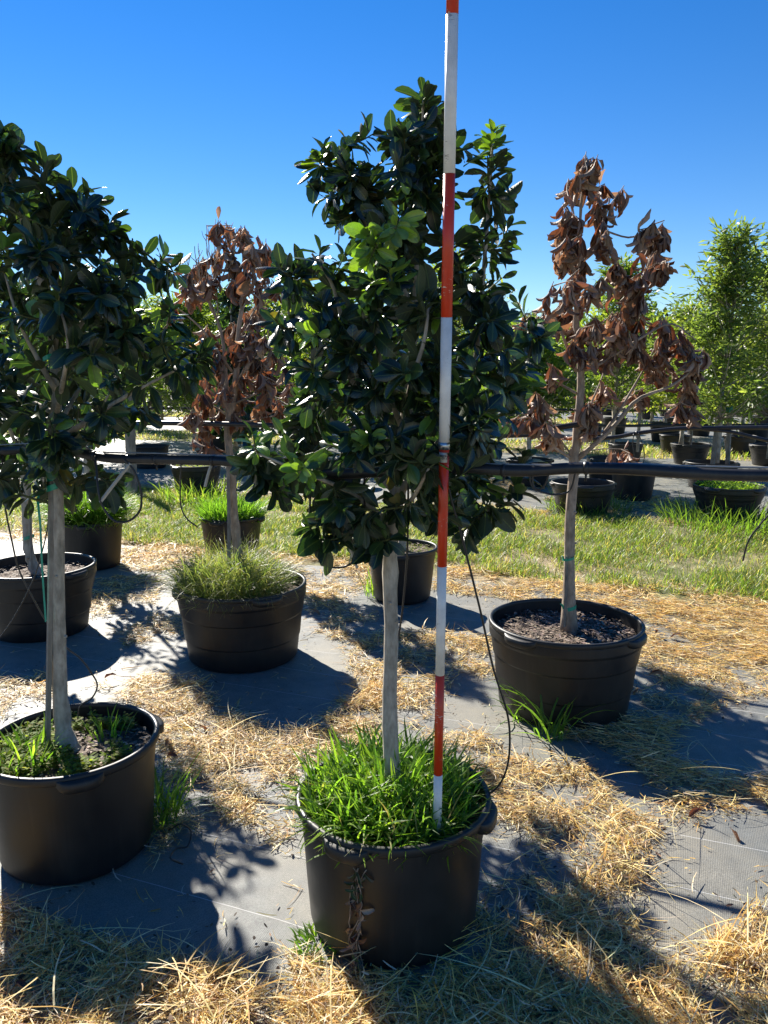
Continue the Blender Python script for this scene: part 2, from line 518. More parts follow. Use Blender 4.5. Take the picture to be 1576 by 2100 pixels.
# ------------------------------------------------------------------ leaf shapes (length 1 along +Y, blade in XY, upper side +Z)
def leaf_template(kind, var):
    rng = np.random.RandomState(100 + var)
    if kind == 'holly':
        t = np.array([0, .12, .30, .52, .74, .91, 1.0]); w = np.array([.03, .115, .20, .25, .225, .125, .0])
        w = w * (.92 + .22 * rng.rand()); bend = .12 + .55 * rng.rand(); fold = .15 + .45 * rng.rand() if var % 3 else -.35; twist = .7 * (rng.rand() - .5)
        wav = .035
    elif kind == 'dead':
        t = np.array([0, .15, .33, .53, .73, .89, 1.0]); w = np.array([.03, .105, .19, .235, .205, .12, .0])
        bend = (.35 + .9 * rng.rand()) * (1 if rng.rand() < .7 else -1); fold = .7 + 1.5 * rng.rand(); twist = 1.6 * (rng.rand() - .5)
        wav = .05
    else:
        t = np.array([0, .3, .65, 1.0]); w = np.array([.02, .12, .11, .0])
        bend = .1 + .2 * rng.rand(); fold = .25; twist = .3 * (rng.rand() - .5); wav = 0
    V = []; n = len(t)
    # centre line bends downward
    ang = -bend * 1.6 * t
    y = np.concatenate([[0], np.cumsum(np.cos((ang[1:] + ang[:-1]) / 2) * np.diff(t))])
    z = np.concatenate([[0], np.cumsum(np.sin((ang[1:] + ang[:-1]) / 2) * np.diff(t))])
    for k in range(n):
        tw = twist * t[k]
        cols_ = (-1, -.55, 0, .55, 1) if kind != 'ash' else (-1, 0, 1)
        for sgn in cols_:
            f = fold * abs(sgn) if kind != 'dead' else fold * abs(sgn) * (.6 + .4 * t[k])
            x = sgn * w[k] * math.cos(f * .8); zz = abs(sgn) * w[k] * math.sin(f * .8)
            if abs(sgn) == 1 and 0 < k < n - 1:
                x *= 1 + wav * 3 * (rng.rand() - .5); zz += wav * 2 * (rng.rand() - .5) * (.5 if kind == 'holly' else 1)
            xr = x * math.cos(tw) - zz * math.sin(tw); zr = x * math.sin(tw) + zz * math.cos(tw)
            V.append((xr, y[k] - zr * math.sin(ang[k]), z[k] + zr * math.cos(ang[k])))
    m_ = len(cols_)
    Q = []
    for k in range(n - 1):
        for j in range(m_ - 1):
            a = k * m_ + j
            Q.append((a, a + 1, a + m_ + 1, a + m_))
    V = np.array(V); nb = len(V)
    if kind != 'ash':   # petiole
        pw = .016
        V = np.vstack([V, [[-pw, -.14, .02], [pw, -.14, .02], [pw, .02, 0.004], [-pw, .02, 0.004]]])
        Q.append((nb, nb + 1, nb + 2, nb + 3))
    return V, np.array(Q)
TEMPL = {k: [leaf_template(k, v) for v in range(n)] for k, n in (('holly', 6), ('dead', 7), ('ash', 3))}
LEAFMESH = {}
def leaf_mesh(kind, var, ci, colr, mat):
    key = (kind, var, ci)
    if key not in LEAFMESH:
        V, Q = TEMPL[kind][var]
        LEAFMESH[key] = mk_mesh('leaf_shape', V, [Q], mat, np.broadcast_to(np.asarray(colr), (len(V), 3)), True, V)
    return LEAFMESH[key]

def nrmv(a):
    return a / (np.linalg.norm(a, axis=-1, keepdims=True) + 1e-9)

class Leaves:
    def __init__(s): s.P = []; s.D = []; s.N = []; s.L = []; s.C = []; s.K = []
    def add(s, p, d, n, l, c, k):
        s.P.append(p); s.D.append(d); s.N.append(n); s.L.append(l); s.C.append(c); s.K.append(k)
    def build(s, root, kind, mat, palette, n_single, part='crown'):
        P = np.array(s.P); D = nrmv(np.array(s.D)); N = np.array(s.N); L = np.array(s.L); C = np.array(s.C, int); K = np.array(s.K, int)
        N = nrmv(N - D * (N * D).sum(1, keepdims=True)); S = np.cross(D, N)
        base = np.array(root.location)
        px, py, zc = project(P)
        view = nrmv(np.array([0, 0, H]) - P)
        score = L ** 2 / zc ** 2 * (.25 + np.abs((N * view).sum(1)))
        # leaves deep behind others show nothing: prefer the side toward the viewer and the outline
        cell = {}
        gx, gy = (px / 14).astype(int), (py / 14).astype(int)
        for i in np.argsort(zc):
            cell.setdefault((gx[i], gy[i]), i)
        front = np.zeros(len(P), bool); front[list(cell.values())] = True
        score = score * np.where(front, 1, .05) * ((px > -10) & (px < 1586) & (py > -10) & (py < 2110))
        order = np.argsort(-score)
        single = order[:n_single]; rest = order[n_single:]
        for i in single:
            me = leaf_mesh(kind, K[i], C[i], palette[C[i]], mat)
            o = bpy.data.objects.new('leaf', me)
            col.objects.link(o); o.parent = root
            m4 = Matrix.Identity(4)
            for r in range(3):
                m4[r][0] = S[i, r] * L[i]; m4[r][1] = D[i, r] * L[i]; m4[r][2] = N[i, r] * L[i]; m4[r][3] = P[i, r] - base[r]
            o.matrix_basis = m4
        mb = MB()
        pal = np.asarray(palette); rng = np.random.RandomState(len(P))
        for k in range(len(TEMPL[kind])):
            ii = rest[K[rest] == k]
            if not len(ii): continue
            V, Q = TEMPL[kind][k]; nv = len(V)
            W = P[ii, None] + (V[None, :, 0, None] * S[ii, None] + V[None, :, 1, None] * D[ii, None] + V[None, :, 2, None] * N[ii, None]) * L[ii, None, None]
            QQ = (np.arange(len(ii)) * nv)[:, None, None] + Q[None]
            cc = pal[C[ii]] * (1 + .25 * (rng.rand(len(ii), 1) * 2 - 1))
            mb.add(W.reshape(-1, 3), QQ.reshape(-1, 4), None, np.repeat(cc, nv, axis=0))
            mb.LC.append(np.tile(V, (len(ii), 1)))
        if mb.n:
            o = link(part, mb.mesh(part, mat, True, base), root)
            tag(o, kind='stuff')

# ------------------------------------------------------------------ trees
def rnd_unit(rng):
    v = rng.normal(size=3); return v / np.linalg.norm(v)

class Skeleton:
    def __init__(s): s.N = []; s.twigs = MB()
    def add_path(s, P): s.N.extend(list(P))
    def reach(s, tip, rng, r0=.004, r1=.0017, bow=.25, upbias=.6, sides=5, slope=.25):
        A = np.array(s.N)
        d = np.linalg.norm(A - tip, axis=1)
        cost = d + upbias * np.maximum(0, A[:, 2] - tip[2] + slope * d) + np.where(d < .03, .5, 0)
        i = int(np.argmin(cost)); a = A[i]
        ln = np.linalg.norm(tip - a)
        ctrl = (a + tip) / 2 + np.array([0, 0, -bow * ln * .5]) + rnd_unit(rng) * ln * .12
        t = np.linspace(0, 1, 7)[:, None]
        P = a * (1 - t) ** 2 + 2 * ctrl * t * (1 - t) + tip * t ** 2
        rr = np.linspace(min(r0, r1 + ln * .012), r1, 7)
        tube(s.twigs, P, rr, sides, cap=False)
        s.N.extend(list(P[2:6]))
        return P

def trunk_obj(root, P, R, mat, seed, name='trunk', sides=12, n=40, rough=.10):
    mb = MB()
    pts = smooth_path(P, n)
    rad = np.interp(np.linspace(0, 1, n), np.linspace(0, 1, len(R)), R)
    rk = np.random.RandomState(seed + 900)
    if name == 'trunk':
        rad[0] *= 1.45; rad[1] *= 1.22; rad[2] *= 1.08
        for _ in range(7):
            i_ = rk.randint(2, n - 4); rad[i_] *= 1.10 + .12 * rk.rand(); pts[i_] += rk.normal(size=3) * rad[i_] * .12
    tube(mb, pts, rad, sides, rough=rough, seed=seed)
    if name == 'trunk':
        for _ in range(5):   # pruned stubs
            i_ = rk.randint(2, n // 2); a_ = rk.rand() * 6.28
            e_ = np.array([math.cos(a_), math.sin(a_), .5]) * rad[i_]
            tube(mb, [pts[i_] + e_ * .5, pts[i_] + e_ * (1.15 + .2 * rk.rand())], [rad[i_] * .32, rad[i_] * .2], 7)
    o = link(name, mb.mesh(name, mat, True, np.array(root.location)), root)
    return pts

def holly_leaves(lv, P, rng, n, size, bright, droop=.38, zone=.2):
    """whorl leaves along the outer end of a shoot"""
    seg = np.diff(P, axis=0); ln = np.linalg.norm(seg, axis=1); cum = np.concatenate([[0], np.cumsum(ln)]); tot = cum[-1]
    z0 = max(0, tot - zone)
    ph = rng.rand() * 6.28
    for k in range(n):
        u = z0 + (tot - z0) * ((k + .6 * rng.rand()) / n)
        j = min(len(ln) - 1, int(np.searchsorted(cum, u, 'right') - 1))
        p = P[j] + seg[j] * ((u - cum[j]) / (ln[j] + 1e-9))
        ax = nrmv(seg[j]); f = k / max(1, n - 1)
        ph += 2.4 + .4 * rng.normal()
        e1 = nrmv(np.cross(ax, [0.3, .2, .9])); e2 = np.cross(ax, e1)
        rad = e1 * math.cos(ph) + e2 * math.sin(ph)
        an = math.radians(78 - 42 * f + 12 * rng.normal())
        d = ax * math.cos(an) + rad * math.sin(an) + np.array([0, 0, -droop * (1.1 - f)])
        nn = ax * math.sin(an) - rad * math.cos(an) * .6 + np.array([0, 0, .9 - .4 * f]) + .33 * rng.normal(size=3)
        l = size * (1.15 - .4 * f) * (.62 + .72 * rng.rand())
        q = rng.rand()
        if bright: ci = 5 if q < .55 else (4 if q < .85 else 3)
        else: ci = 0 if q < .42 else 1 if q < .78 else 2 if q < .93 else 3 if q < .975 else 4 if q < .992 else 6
        lv.add(p + nrmv(d) * .14 * l, d, nn, l, ci, rng.randint(6))

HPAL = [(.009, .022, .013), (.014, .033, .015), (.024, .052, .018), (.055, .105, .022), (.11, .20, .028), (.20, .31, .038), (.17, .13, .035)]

def envelope_tips(rng, rows, Y0, n, depth=.95, holes=(), shell=.5):
    """tips inside a crown given by its outline rows (py, xl, xr) in the plane at Y0, round in depth"""
    rows = np.asarray(rows, float); out = []
    wts = rows[:, 2] - rows[:, 1]
    ys = np.linspace(rows[0, 0], rows[-1, 0], 200)
    xl = np.interp(ys, rows[:, 0], rows[:, 1]); xr = np.interp(ys, rows[:, 0], rows[:, 2])
    pr = (xr - xl) ** 1.35; pr /= pr.sum()
    while len(out) < n:
        k = rng.choice(200, p=pr)
        r = math.sqrt(rng.rand()); r = r ** (1 - shell) if rng.rand() < .6 else r
        a = rng.rand() * 2 * math.pi
        cx, hw = (xl[k] + xr[k]) / 2, (xr[k] - xl[k]) / 2
        hw = max(12, hw - 24)
        px = cx + hw * r * math.cos(a); py = ys[k] + rng.normal() * 6
        if any(((px - h[0]) / h[2]) ** 2 + ((py - h[1]) / h[3]) ** 2 < 1 for h in holes): continue
        c = at(cx, py, Y0); hm = hw * np.linalg.norm(c - np.array([0, 0, H])) / F
        out.append(at(px, py, Y0 + depth * hm * r * math.sin(a)))
    return np.array(out)

def holly_tree(name, label, base, Y0, trunk_px, trunk_R, limbs, rows, n_tips, hand=(), bright=(), seed=1, size=.064, per=13, single=300, holes=(), group=None, depth=.95, mat='bark', zone=.2):
    rng = np.random.RandomState(seed)
    root = tag(empty(name, base), label, 'tree', group)
    tp = [np.array(base)] + [at(x, y, Y0 + (dy if dy else 0)) for x, y, dy in trunk_px]
    pts = trunk_obj(root, tp, trunk_R, M[mat], seed)
    sk = Skeleton(); n = len(pts)
    sk.add_path(pts[int(n * .42):])
    for k, (lp, r0, r1) in enumerate(limbs):
        q = [at(x, y, Y0 + dy) for x, y, dy in lp]
        lpnts = trunk_obj(root, q, (r0, r1), M[mat] if r0 > .007 else M['twig'], seed + k + 1, 'branch', 8, 14, .08)
        sk.add_path(lpnts[2:])
    lv = Leaves()
    tips = envelope_tips(rng, rows, Y0, n_tips, depth, holes)
    hand3 = [at(x, y, Y0 + dy) for x, y, dy in hand]
    br3 = [at(x, y, Y0 + dy) for x, y, dy in bright]
    ax = pts[int(n * .6)]
    tips = tips[np.argsort(np.linalg.norm(tips - ax, axis=1))]
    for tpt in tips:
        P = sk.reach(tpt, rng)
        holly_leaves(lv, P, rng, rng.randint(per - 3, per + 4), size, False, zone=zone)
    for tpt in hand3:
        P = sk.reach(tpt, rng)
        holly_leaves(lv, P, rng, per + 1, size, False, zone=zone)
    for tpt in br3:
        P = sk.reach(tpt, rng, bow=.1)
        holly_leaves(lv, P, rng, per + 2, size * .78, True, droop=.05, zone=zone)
    link('twigs', sk.twigs.mesh('twigs', M['twig'], True, np.array(root.location)), root)['kind'] = 'stuff'
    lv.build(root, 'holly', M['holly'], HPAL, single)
    return root

DPAL = [(.055, .026, .017), (.10, .042, .024), (.15, .070, .038), (.25, .155, .095), (.42, .32, .23), (.23, .09, .04)]
def dead_tree(name, label, base, Y0, trunk_px, trunk_R, limbs, clusters, seed, size=.085, per=9, single=300, bare=()):
    rng = np.random.RandomState(seed)
    root = tag(empty(name, base), label, 'tree')
    tp = [np.array(base)] + [at(x, y, Y0 + dy) for x, y, dy in trunk_px]
    pts = trunk_obj(root, tp, trunk_R, M['deadbark'], seed)
    sk = Skeleton(); sk.add_path(pts[13:])
    for k, (lp, r0, r1) in enumerate(limbs):
        q = [at(x, y, Y0 + dy) for x, y, dy in lp]
        lp_ = trunk_obj(root, q, (r0, r1), M['deadbark'], seed + k + 1, 'branch', 8, 14, .12)
        sk.add_path(lp_)
    for lp in bare:
        q = smooth_path([at(x, y, Y0 + dy) for x, y, dy in lp], 10)
        q = q + rng.normal(size=q.shape) * .004
        tube(sk.twigs, q, np.linspace(.0045, .0018, 10), 5)
        for j in (4, 6, 7):   # short spurs
            e = q[j] + np.array([rng.normal() * .02, rng.normal() * .02, .035 + .03 * rng.rand()])
            tube(sk.twigs, [q[j], (q[j] + e) / 2 + .004 * rng.normal(size=3), e], [.0024, .002, .0014], 4)
        sk.add_path(q[::3])
    lv = Leaves()
    for cx, cy, r, dy in clusters:
        c = at(cx, cy, Y0 + dy); rm = r * c[1] / F
        for s_ in range(3):
            tip = c + np.array([rng.normal() * rm * .6, rng.normal() * rm * .8, rm * (.45 + .45 * rng.normal())])
            P = sk.reach(tip, rng, .004, .0018, .1, 1.2, 5, .75)
            ph = rng.rand() * 6.28
            for k in range(per):
                f = rng.rand() ** .7
                p = P[2] * (1 - f) + P[-1] * f if np.linalg.norm(P[-1] - P[2]) < .15 else P[-1] + nrmv(P[2] - P[-1]) * .15 * (1 - f)
                ph += 2.4
                d = np.array([.42 * math.cos(ph) + .15 * rng.normal(), .42 * math.sin(ph) + .15 * rng.normal(), -1.0 + .28 * rng.normal()])
                if rng.rand() < .012: d[2] = abs(d[2])
                nn = np.array([math.cos(ph), math.sin(ph), .5]) + .6 * rng.normal(size=3)
                if rng.rand() < .35: nn = -nn
                q = rng.rand()
                ci = 0 if q < .15 else 1 if q < .37 else 2 if q < .57 else 5 if q < .70 else 3 if q < .87 else 4
                l = size * (.55 + .65 * rng.rand())
                lv.add(p + nrmv(d) * .14 * l, d, nn, l, ci, rng.randint(7))
    link('twigs', sk.twigs.mesh('twigs', M['deadbark'], True, np.array(root.location)), root)['kind'] = 'stuff'
    lv.build(root, 'dead', M['deadleaf'], DPAL, single)
    return root

# ------------------------------------------------------------------ the setting
def sheet(name, x0, x1, y0, y1, nx, ny, z, mat, amp=0.0, seed=0, edge=0.0):
    """sheet in row coordinates (s along the rows, t across)"""
    s = np.linspace(x0, x1, nx); t = np.linspace(y0, y1, ny)
    S, T = np.meshgrid(s, t)
    f = (T - y0) / (y1 - y0)
    if edge:
        T = T + (fnoise(S * .9, S * 0 + 3.3, seed) - .5) * edge * (2 * f - 1) * (np.abs(2 * f - 1) > .6)
    X, Y = row_xy(S, T)
    Z = z + amp * (fnoise(X * 1.3, Y * 1.3, seed) - .5) + .35 * amp * (fnoise(S * 2, T * 9, seed + 50) - .5)
    V = np.stack([X, Y, Z], -1).reshape(-1, 3)
    i = np.arange(ny - 1)[:, None] * nx + np.arange(nx - 1)[None]
    Q = np.stack([i, i + 1, i + nx + 1, i + nx], -1).reshape(-1, 4)
    return tag(link(name, mk_mesh(name, V, [Q], mat)), kind='structure')

g = MB(); g.add([(-600, -200, 0), (600, -200, 0), (600, 900, 0), (-600, 900, 0)], [[0, 1, 2, 3]])
tag(link('ground', g.mesh('ground', M['ground'], False)), kind='structure')
MATZ = .010
sheet('weed_mat', -9, 9, -2.6, 5.95, 260, 130, MATZ - .002, M['mat'], .012, 5, .35)
sheet('weed_mat', -26, 20, 9.35, 16.9, 120, 40, MATZ, M['mat'], .006, 9, .35)
sheet('weed_mat', -44, 30, 20.2, 27.5, 100, 20, MATZ, M['mat'], .006, 13, .4)
sheet('weed_mat', -60, 40, 31.0, 38.5, 60, 10, MATZ, M['mat'], .006, 17, .4)

# ------------------------------------------------------------------ pots
def pot(name, label, X, Y, W, Wb, h, style, rz=0.0, soil=.065, group=None, seed=0, seg=56, grips=True, chips=0, soil_part=True):
    root = tag(empty(name, (X, Y, MATZ + .001), rz), label, 'plant pot', group)
    R, rb = W / 2, Wb / 2
    th = .006
    ro = R - .014
    body = MB()
    def rad(f): return rb + (ro - rb) * f
    if style == 'ribbed':
        pr = [(0.02, 0.0), (rb - .012, 0), (rb, .012), (rad(.30) - .0005, h * .285), (rad(.30), h * .298), (rad(.30) + .005, h * .302), (rad(.30) + .006, h * .315), (rad(.62) + .003, h * .605), (rad(.62) + .004, h * .618), (rad(.62) + .009, h * .622), (rad(.62) + .010, h * .635), (ro + .005, h - .086), (ro + .006, h - .078), (ro + .011, h - .074), (ro + .012, h - .066), (ro + .012, h - .03)]
    else:
        pr = [(0.02, 0.0), (rb - .02, 0), (rb - .004, .014), (rb, .03), (rad(.35), h * .35), (rad(.7), h * .7), (ro, h - .05), (ro + .002, h - .028)]
    inn = [(ro - .002, h - .02), (ro - .006, h - soil - .03)]
    lathe(body, pr, seg, .006, seed)
    lathe(body, [inn[0], inn[1]][::1], seg, .006, seed)
    link('body', body.mesh('body', M['pot']), root)
    rim = MB()
    lathe(rim, [(ro + (.012 if style == 'ribbed' else .002), h - .03), (R - .004, h - .030), (R + .001, h - .024), (R + .002, h - .006), (R - .002, h), (R - .012, h + .001), (ro - .004, h - .004), (ro - .002, h - .02)], seg, .006, seed)
    link('rim', rim.mesh('rim', M['pot']), root)
    if grips:
        angs = (-2.05, -.35, 1.1, 2.7) if style != 'ribbed' else (-2.45, -.75, .85, 2.4)
        for a0 in angs:
            gm = MB(); n = 13
            a = np.linspace(-.26, .26, n); w = np.clip(1 - (np.abs(a) / .26) ** 4, 0, 1)
            prof = np.array([(-.006, -.010), (.020, -.012), (.027, -.018), (.026, -.045), (.020, -.052), (-.004, -.056)])
            V = []
            for i in range(n):
                for u, v in prof:
                    rr = R - .004 + (u if u > 0 else u) * w[i]
                    V.append((rr * math.cos(a0 + a[i]), rr * math.sin(a0 + a[i]), h + v * (.6 + .4 * w[i])))
            k = len(prof); i = np.arange(n - 1)[:, None] * k + np.arange(k - 1)[None]
            gm.add(V, np.stack([i, i + k, i + k + 1, i + 1], -1).reshape(-1, 4))
            link('grip', gm.mesh('grip', M['pot']), root)
    if soil_part:
        sm = MB(); rs = ro - .007; nr, ns = 14, 48
        V = [(0, 0, h - soil + .012)]
        for i in range(1, nr + 1):
            for j in range(ns):
                r = rs * i / nr; a = j * 2 * math.pi / ns
                x, y = r * math.cos(a), r * math.sin(a)
                V.append((x, y, h - soil + .012 * (1 - (i / nr) ** 2) + .018 * (float(fnoise(x * 14 + seed * 7, y * 14, 3)) - .5)))
        T = [(0, 1 + j, 1 + (j + 1) % ns) for j in range(ns)]
        Q = [(1 + (i - 1) * ns + j, 1 + i * ns + j, 1 + i * ns + (j + 1) % ns, 1 + (i - 1) * ns + (j + 1) % ns) for i in range(1, nr) for j in range(ns)]
        sm.add(V, Q, T)
        so = link('soil', sm.mesh('soil', M['soil']), root)
        if chips:
            rng = np.random.RandomState(seed + 5); n = chips
            a = rng.rand(n) * 6.28; r = rs * .97 * np.sqrt(rng.rand(n))
            P = np.stack([r * np.cos(a), r * np.sin(a), h - soil + .012 + .014 * rng.rand(n)], -1)
            V, Q, C = blades(P, rng.rand(n) * 6.28, .012 + .022 * rng.rand(n), .006 + .008 * rng.rand(n), 1.35 + .35 * rng.rand(n), .2 * rng.normal(size=n),
                             pick(rng, [(.10, .07, .05), (.20, .15, .11), (.32, .25, .19), (.05, .035, .025)], n), 2, None, [.7, 1, .6])
            c = MB(); c.add(V, Q, None, C)
            link('bark_chips', c.mesh('bark_chips', M['chip'], False), root)['kind'] = 'stuff'
    return root

PF = (.028, 2.142); PL = (-1.087, 2.50); PR = (.9065, 3.69); PM = (-.842, 4.41); PB = (-2.257, 4.87)
PC = (.135, 5.62); P2 = (-2.58, 6.63); P3 = (-1.40, 6.93); P4 = (-2.69, 10.95)
pot('plant_pot', 'smooth black pot full of tall lush grass, the striped measuring pole standing in it', *PF, .583, .508, .407, 'smooth', .0, seed=1, soil=.06)
pot('plant_pot', 'smooth black pot with low green weeds round a trunk with a green tie', *PL, .587, .508, .407, 'smooth', .95, seed=2, soil=.06, chips=500)
pot('plant_pot', 'wide black pot of bare bark mulch under the tree of brown withered leaves', *PR, .756, .635, .449, 'ribbed', .05, seed=3, soil=.075, chips=1500)
pot('plant_pot', 'wide black pot overflowing with fine seedy grass, a thin trunk in it', *PM, .760, .640, .449, 'ribbed', -.25, seed=4, soil=.075, chips=300)
pot('plant_pot', 'wide black pot of mulch behind the pot of low weeds, green tie above', *PB, .720, .570, .44, 'ribbed', .3, seed=5, soil=.075, chips=500)
pot('plant_pot', 'black pot with clipped moss-like weeds standing behind the bare trunk', *PC, .535, .43, .40, 'smooth', .4, seed=6, soil=.04, chips=80)
pot('plant_pot', 'black pot with a thick skirt of tall grass, close to the loop of hose', *P2, .575, .47, .42, 'smooth', .7, seed=7, soil=.04)
pot('plant_pot', 'black pot with bright leafy weeds behind the pot of seedy grass', *P3, .580, .47, .40, 'smooth', .2, seed=8, soil=.04)
pot('plant_pot', 'black pot on the second mat by the wooden post', *P4, .70, .56, .42, 'ribbed', .2, seed=9)

# pots on the second weed mat: (centre px, rim width px, base front py, size)
far_pots = [
    ('empty wide black pot standing against the grass strip', 1193, 1061, .76, 10, 'ribbed'),
    ('wide black pot filled with low bright green clover', 1490, 1071, .80, 11, 'ribbed'),
    ('tall black pot just under the black pipe, behind the empty pot', 1297, 1030, .62, 12, 'smooth'),
    ('black pot half hidden by the tall pot under the pipe', 1250, 1004, .72, 13, 'ribbed'),
    ('black pot with two wooden stakes standing in it', 1455, 1005, .76, 14, 'ribbed'),
    ('dark pot with a bundle of thin hoses hanging over it', 1281, 956, .66, 15, 'smooth'),
    ('grey lit black pot with ribbed side beyond the staked pot', 1414, 954, .72, 16, 'ribbed'),
    ('black pot behind the grey lit pot', 1382, 931, .66, 17, 'smooth'),
    ('black pot beyond the two wooden stakes', 1515, 934, .68, 18, 'smooth'),
    ('black pot at the end of the row beside the stakes', 1577, 957, .74, 19, 'ribbed'),
    ('black pot on the second mat behind the wooden post', 310, 962, .70, 20, 'smooth'),
    ('black pot beside the hanging cluster of orange brown leaves', 440, 930, .66, 21, 'smooth'),
    ('black pot glimpsed below the bushy holly, on the second mat', 700, 1000, .7, 22, 'ribbed'),
    ('black pot on the second mat seen past the edge of the holly', 1085, 1000, .7, 23, 'smooth'),
]
FARP = []
for lab, cx, by, W, sd, sty in far_pots:
    g0 = gnd(cx, by, MATZ); Y = g0[1] + W * .39; X = g0[0] * Y / g0[1]
    FARP.append((X, Y))
    h = {'smooth': .41, 'ribbed': .39}[sty] * (1.15 if 'tall' in lab else 1)
    pot('plant_pot', lab, X, Y, W, W * .79, h, sty, sd * .7, seed=sd, seg=32, chips=0, soil=.09, group='pots on the second weed mat')

# rows of pots farther off
rngp = np.random.RandomState(77)
def far_pot_proto():
    return pot('plant_pot', 'small distant black pot standing in the far rows', 0, 300, .70, .55, .44, 'smooth', 0, seed=33, seg=20, grips=False, soil=.06)
proto = far_pot_proto(); first = True
FARTREE = []
FARLAB = ['distant black pot in the first row beyond the second grass strip', 'distant black pot in the second row beyond the second grass strip', 'distant black pot in the last rows before the fence']
for t, step, li in ((21.2, 2.1, 0), (23.6, 2.1, 0), (26.4, 2.3, 1), (32.5, 2.6, 2), (36.0, 2.8, 2)):
    s = -40.0
    while s < 30:
        s += step * (.85 + .3 * rngp.rand())
        X, Y = row_xy(s, t + .25 * rngp.normal())
        px, py, zc = project((X, Y, .3))
        if zc < 3 or px < -30 or px > 1610 or rngp.rand() < .12: continue
        if 560 < px < 1040 and rngp.rand() < .6: continue      # wholly behind the front holly
        if px < 250: continue
        if first:
            r_ = proto; first = False
        else:
            r_ = proto.copy(); col.objects.link(r_)
            for ch in list(proto.children):
                c_ = ch.copy(); col.objects.link(c_); c_.parent = r_
        k = .85 + .3 * rngp.rand()
        r_.location = (X, Y, MATZ + .001); r_.scale = (k, k, k); r_.rotation_euler = (0, 0, rngp.rand() * 6)
        r_['label'] = FARLAB[li]
        r_['group'] = FARLAB[li].replace('black pot', 'black pots')
        FARTREE.append((X, Y, .38 * k, px))

# ------------------------------------------------------------------ trees in front
holly_tree('holly_tree', 'dense dark green holly with pale bare trunk standing behind the striped pole', (PF[0] + .005, PF[1], MATZ + .33), 2.15,
    [(800, 1470, 0), (803, 1300, 0), (800, 1180, 0), (803, 1090, 0), (815, 980, .01), (830, 860, .02), (846, 740, .03), (852, 620, .03), (856, 500, .03), (860, 380, .02), (866, 260, 0), (868, 205, 0)],
    (.0225, .0215, .0205, .0205, .0195, .018, .014, .011, .008, .006, .005, .0035, .002),
    [([(822, 1010, .01), (880, 930, -.04), (958, 840, -.05), (978, 720, -.06), (992, 560, -.05), (1003, 420, -.04), (1013, 255, -.03)], .012, .003),
     ([(806, 1080, 0), (760, 1040, -.05), (700, 1000, -.12), (600, 960, -.16), (530, 930, -.15)], .009, .003),
     ([(810, 1010, 0), (740, 930, .06), (650, 820, .1), (600, 700, .1), (590, 590, .08)], .010, .003),
     ([(826, 880, 0), (790, 780, -.08), (770, 660, -.12), (790, 540, -.13), (820, 450, -.12)], .009, .003),
     ([(812, 1000, 0), (880, 960, .1), (980, 900, .16), (1050, 780, .14), (1090, 690, .1)], .009, .003),
     ([(806, 1060, 0), (840, 1030, -.12), (860, 1000, -.24), (880, 960, -.3)], .008, .003),
     ([(838, 820, 0), (720, 690, .02), (680, 580, -.03), (640, 520, -.04)], .008, .003),
     ([(850, 640, 0), (780, 500, .03), (700, 400, .03), (655, 330, .02)], .008, .003),
     ([(812, 990, 0), (800, 930, .16), (790, 840, .28), (800, 740, .3)], .009, .003),
     ([(826, 900, 0), (840, 800, -.2), (870, 700, -.28), (880, 620, -.26)], .008, .003)],
    [(205, 846, 896), (250, 800, 912), (285, 715, 925), (320, 650, 930), (400, 662, 945), (470, 690, 955), (520, 610, 975), (570, 560, 1000), (640, 556, 1070), (720, 565, 1105), (800, 560, 1098), (880, 515, 1090), (950, 500, 1085), (1020, 560, 1065), (1070, 610, 1030), (1105, 640, 970)],
    235,
    hand=[(868, 195, 0), (880, 225, .03), (655, 325, 0), (690, 330, .03), (665, 405, 0), (690, 460, .02), (575, 545, -.05), (600, 560, .0), (720, 285, .02), (765, 275, 0), (800, 290, -.05), (1062, 620, .02), (1090, 690, .05), (1110, 690, .0), (560, 650, .0),
          (515, 930, -.1), (520, 960, -.12), (545, 985, -.1), (580, 1010, -.15), (620, 1080, -.1), (660, 1110, -.12), (700, 1100, -.15), (770, 1110, -.1), (800, 1105, -.16), (1050, 1030, .0), (1060, 980, .02), (1075, 930, 0), (985, 1060, .05), (960, 1070, 0),
          (1000, 320, -.03), (1020, 340, -.03), (990, 400, -.04), (1030, 420, -.02), (990, 480, -.06), (1030, 500, -.03), (1030, 570, -.03), (965, 300, .05), (1045, 460, 0), (905, 700, -.2), (900, 820, -.25)],
    bright=[(818, 445, -.27), (812, 470, -.29), (742, 490, -.25), (775, 508, -.27), (758, 540, -.28), (800, 555, -.28), (1012, 262, -.03), (1005, 285, -.04), (650, 325, .01), (868, 205, 0), (640, 690, -.2), (520, 890, -.2), (620, 960, -.25), (760, 905, -.3), (735, 560, -.1)],
    seed=11, holes=[(878, 560, 58, 34), (610, 440, 50, 40), (965, 560, 24, 40), (690, 500, 24, 22)])

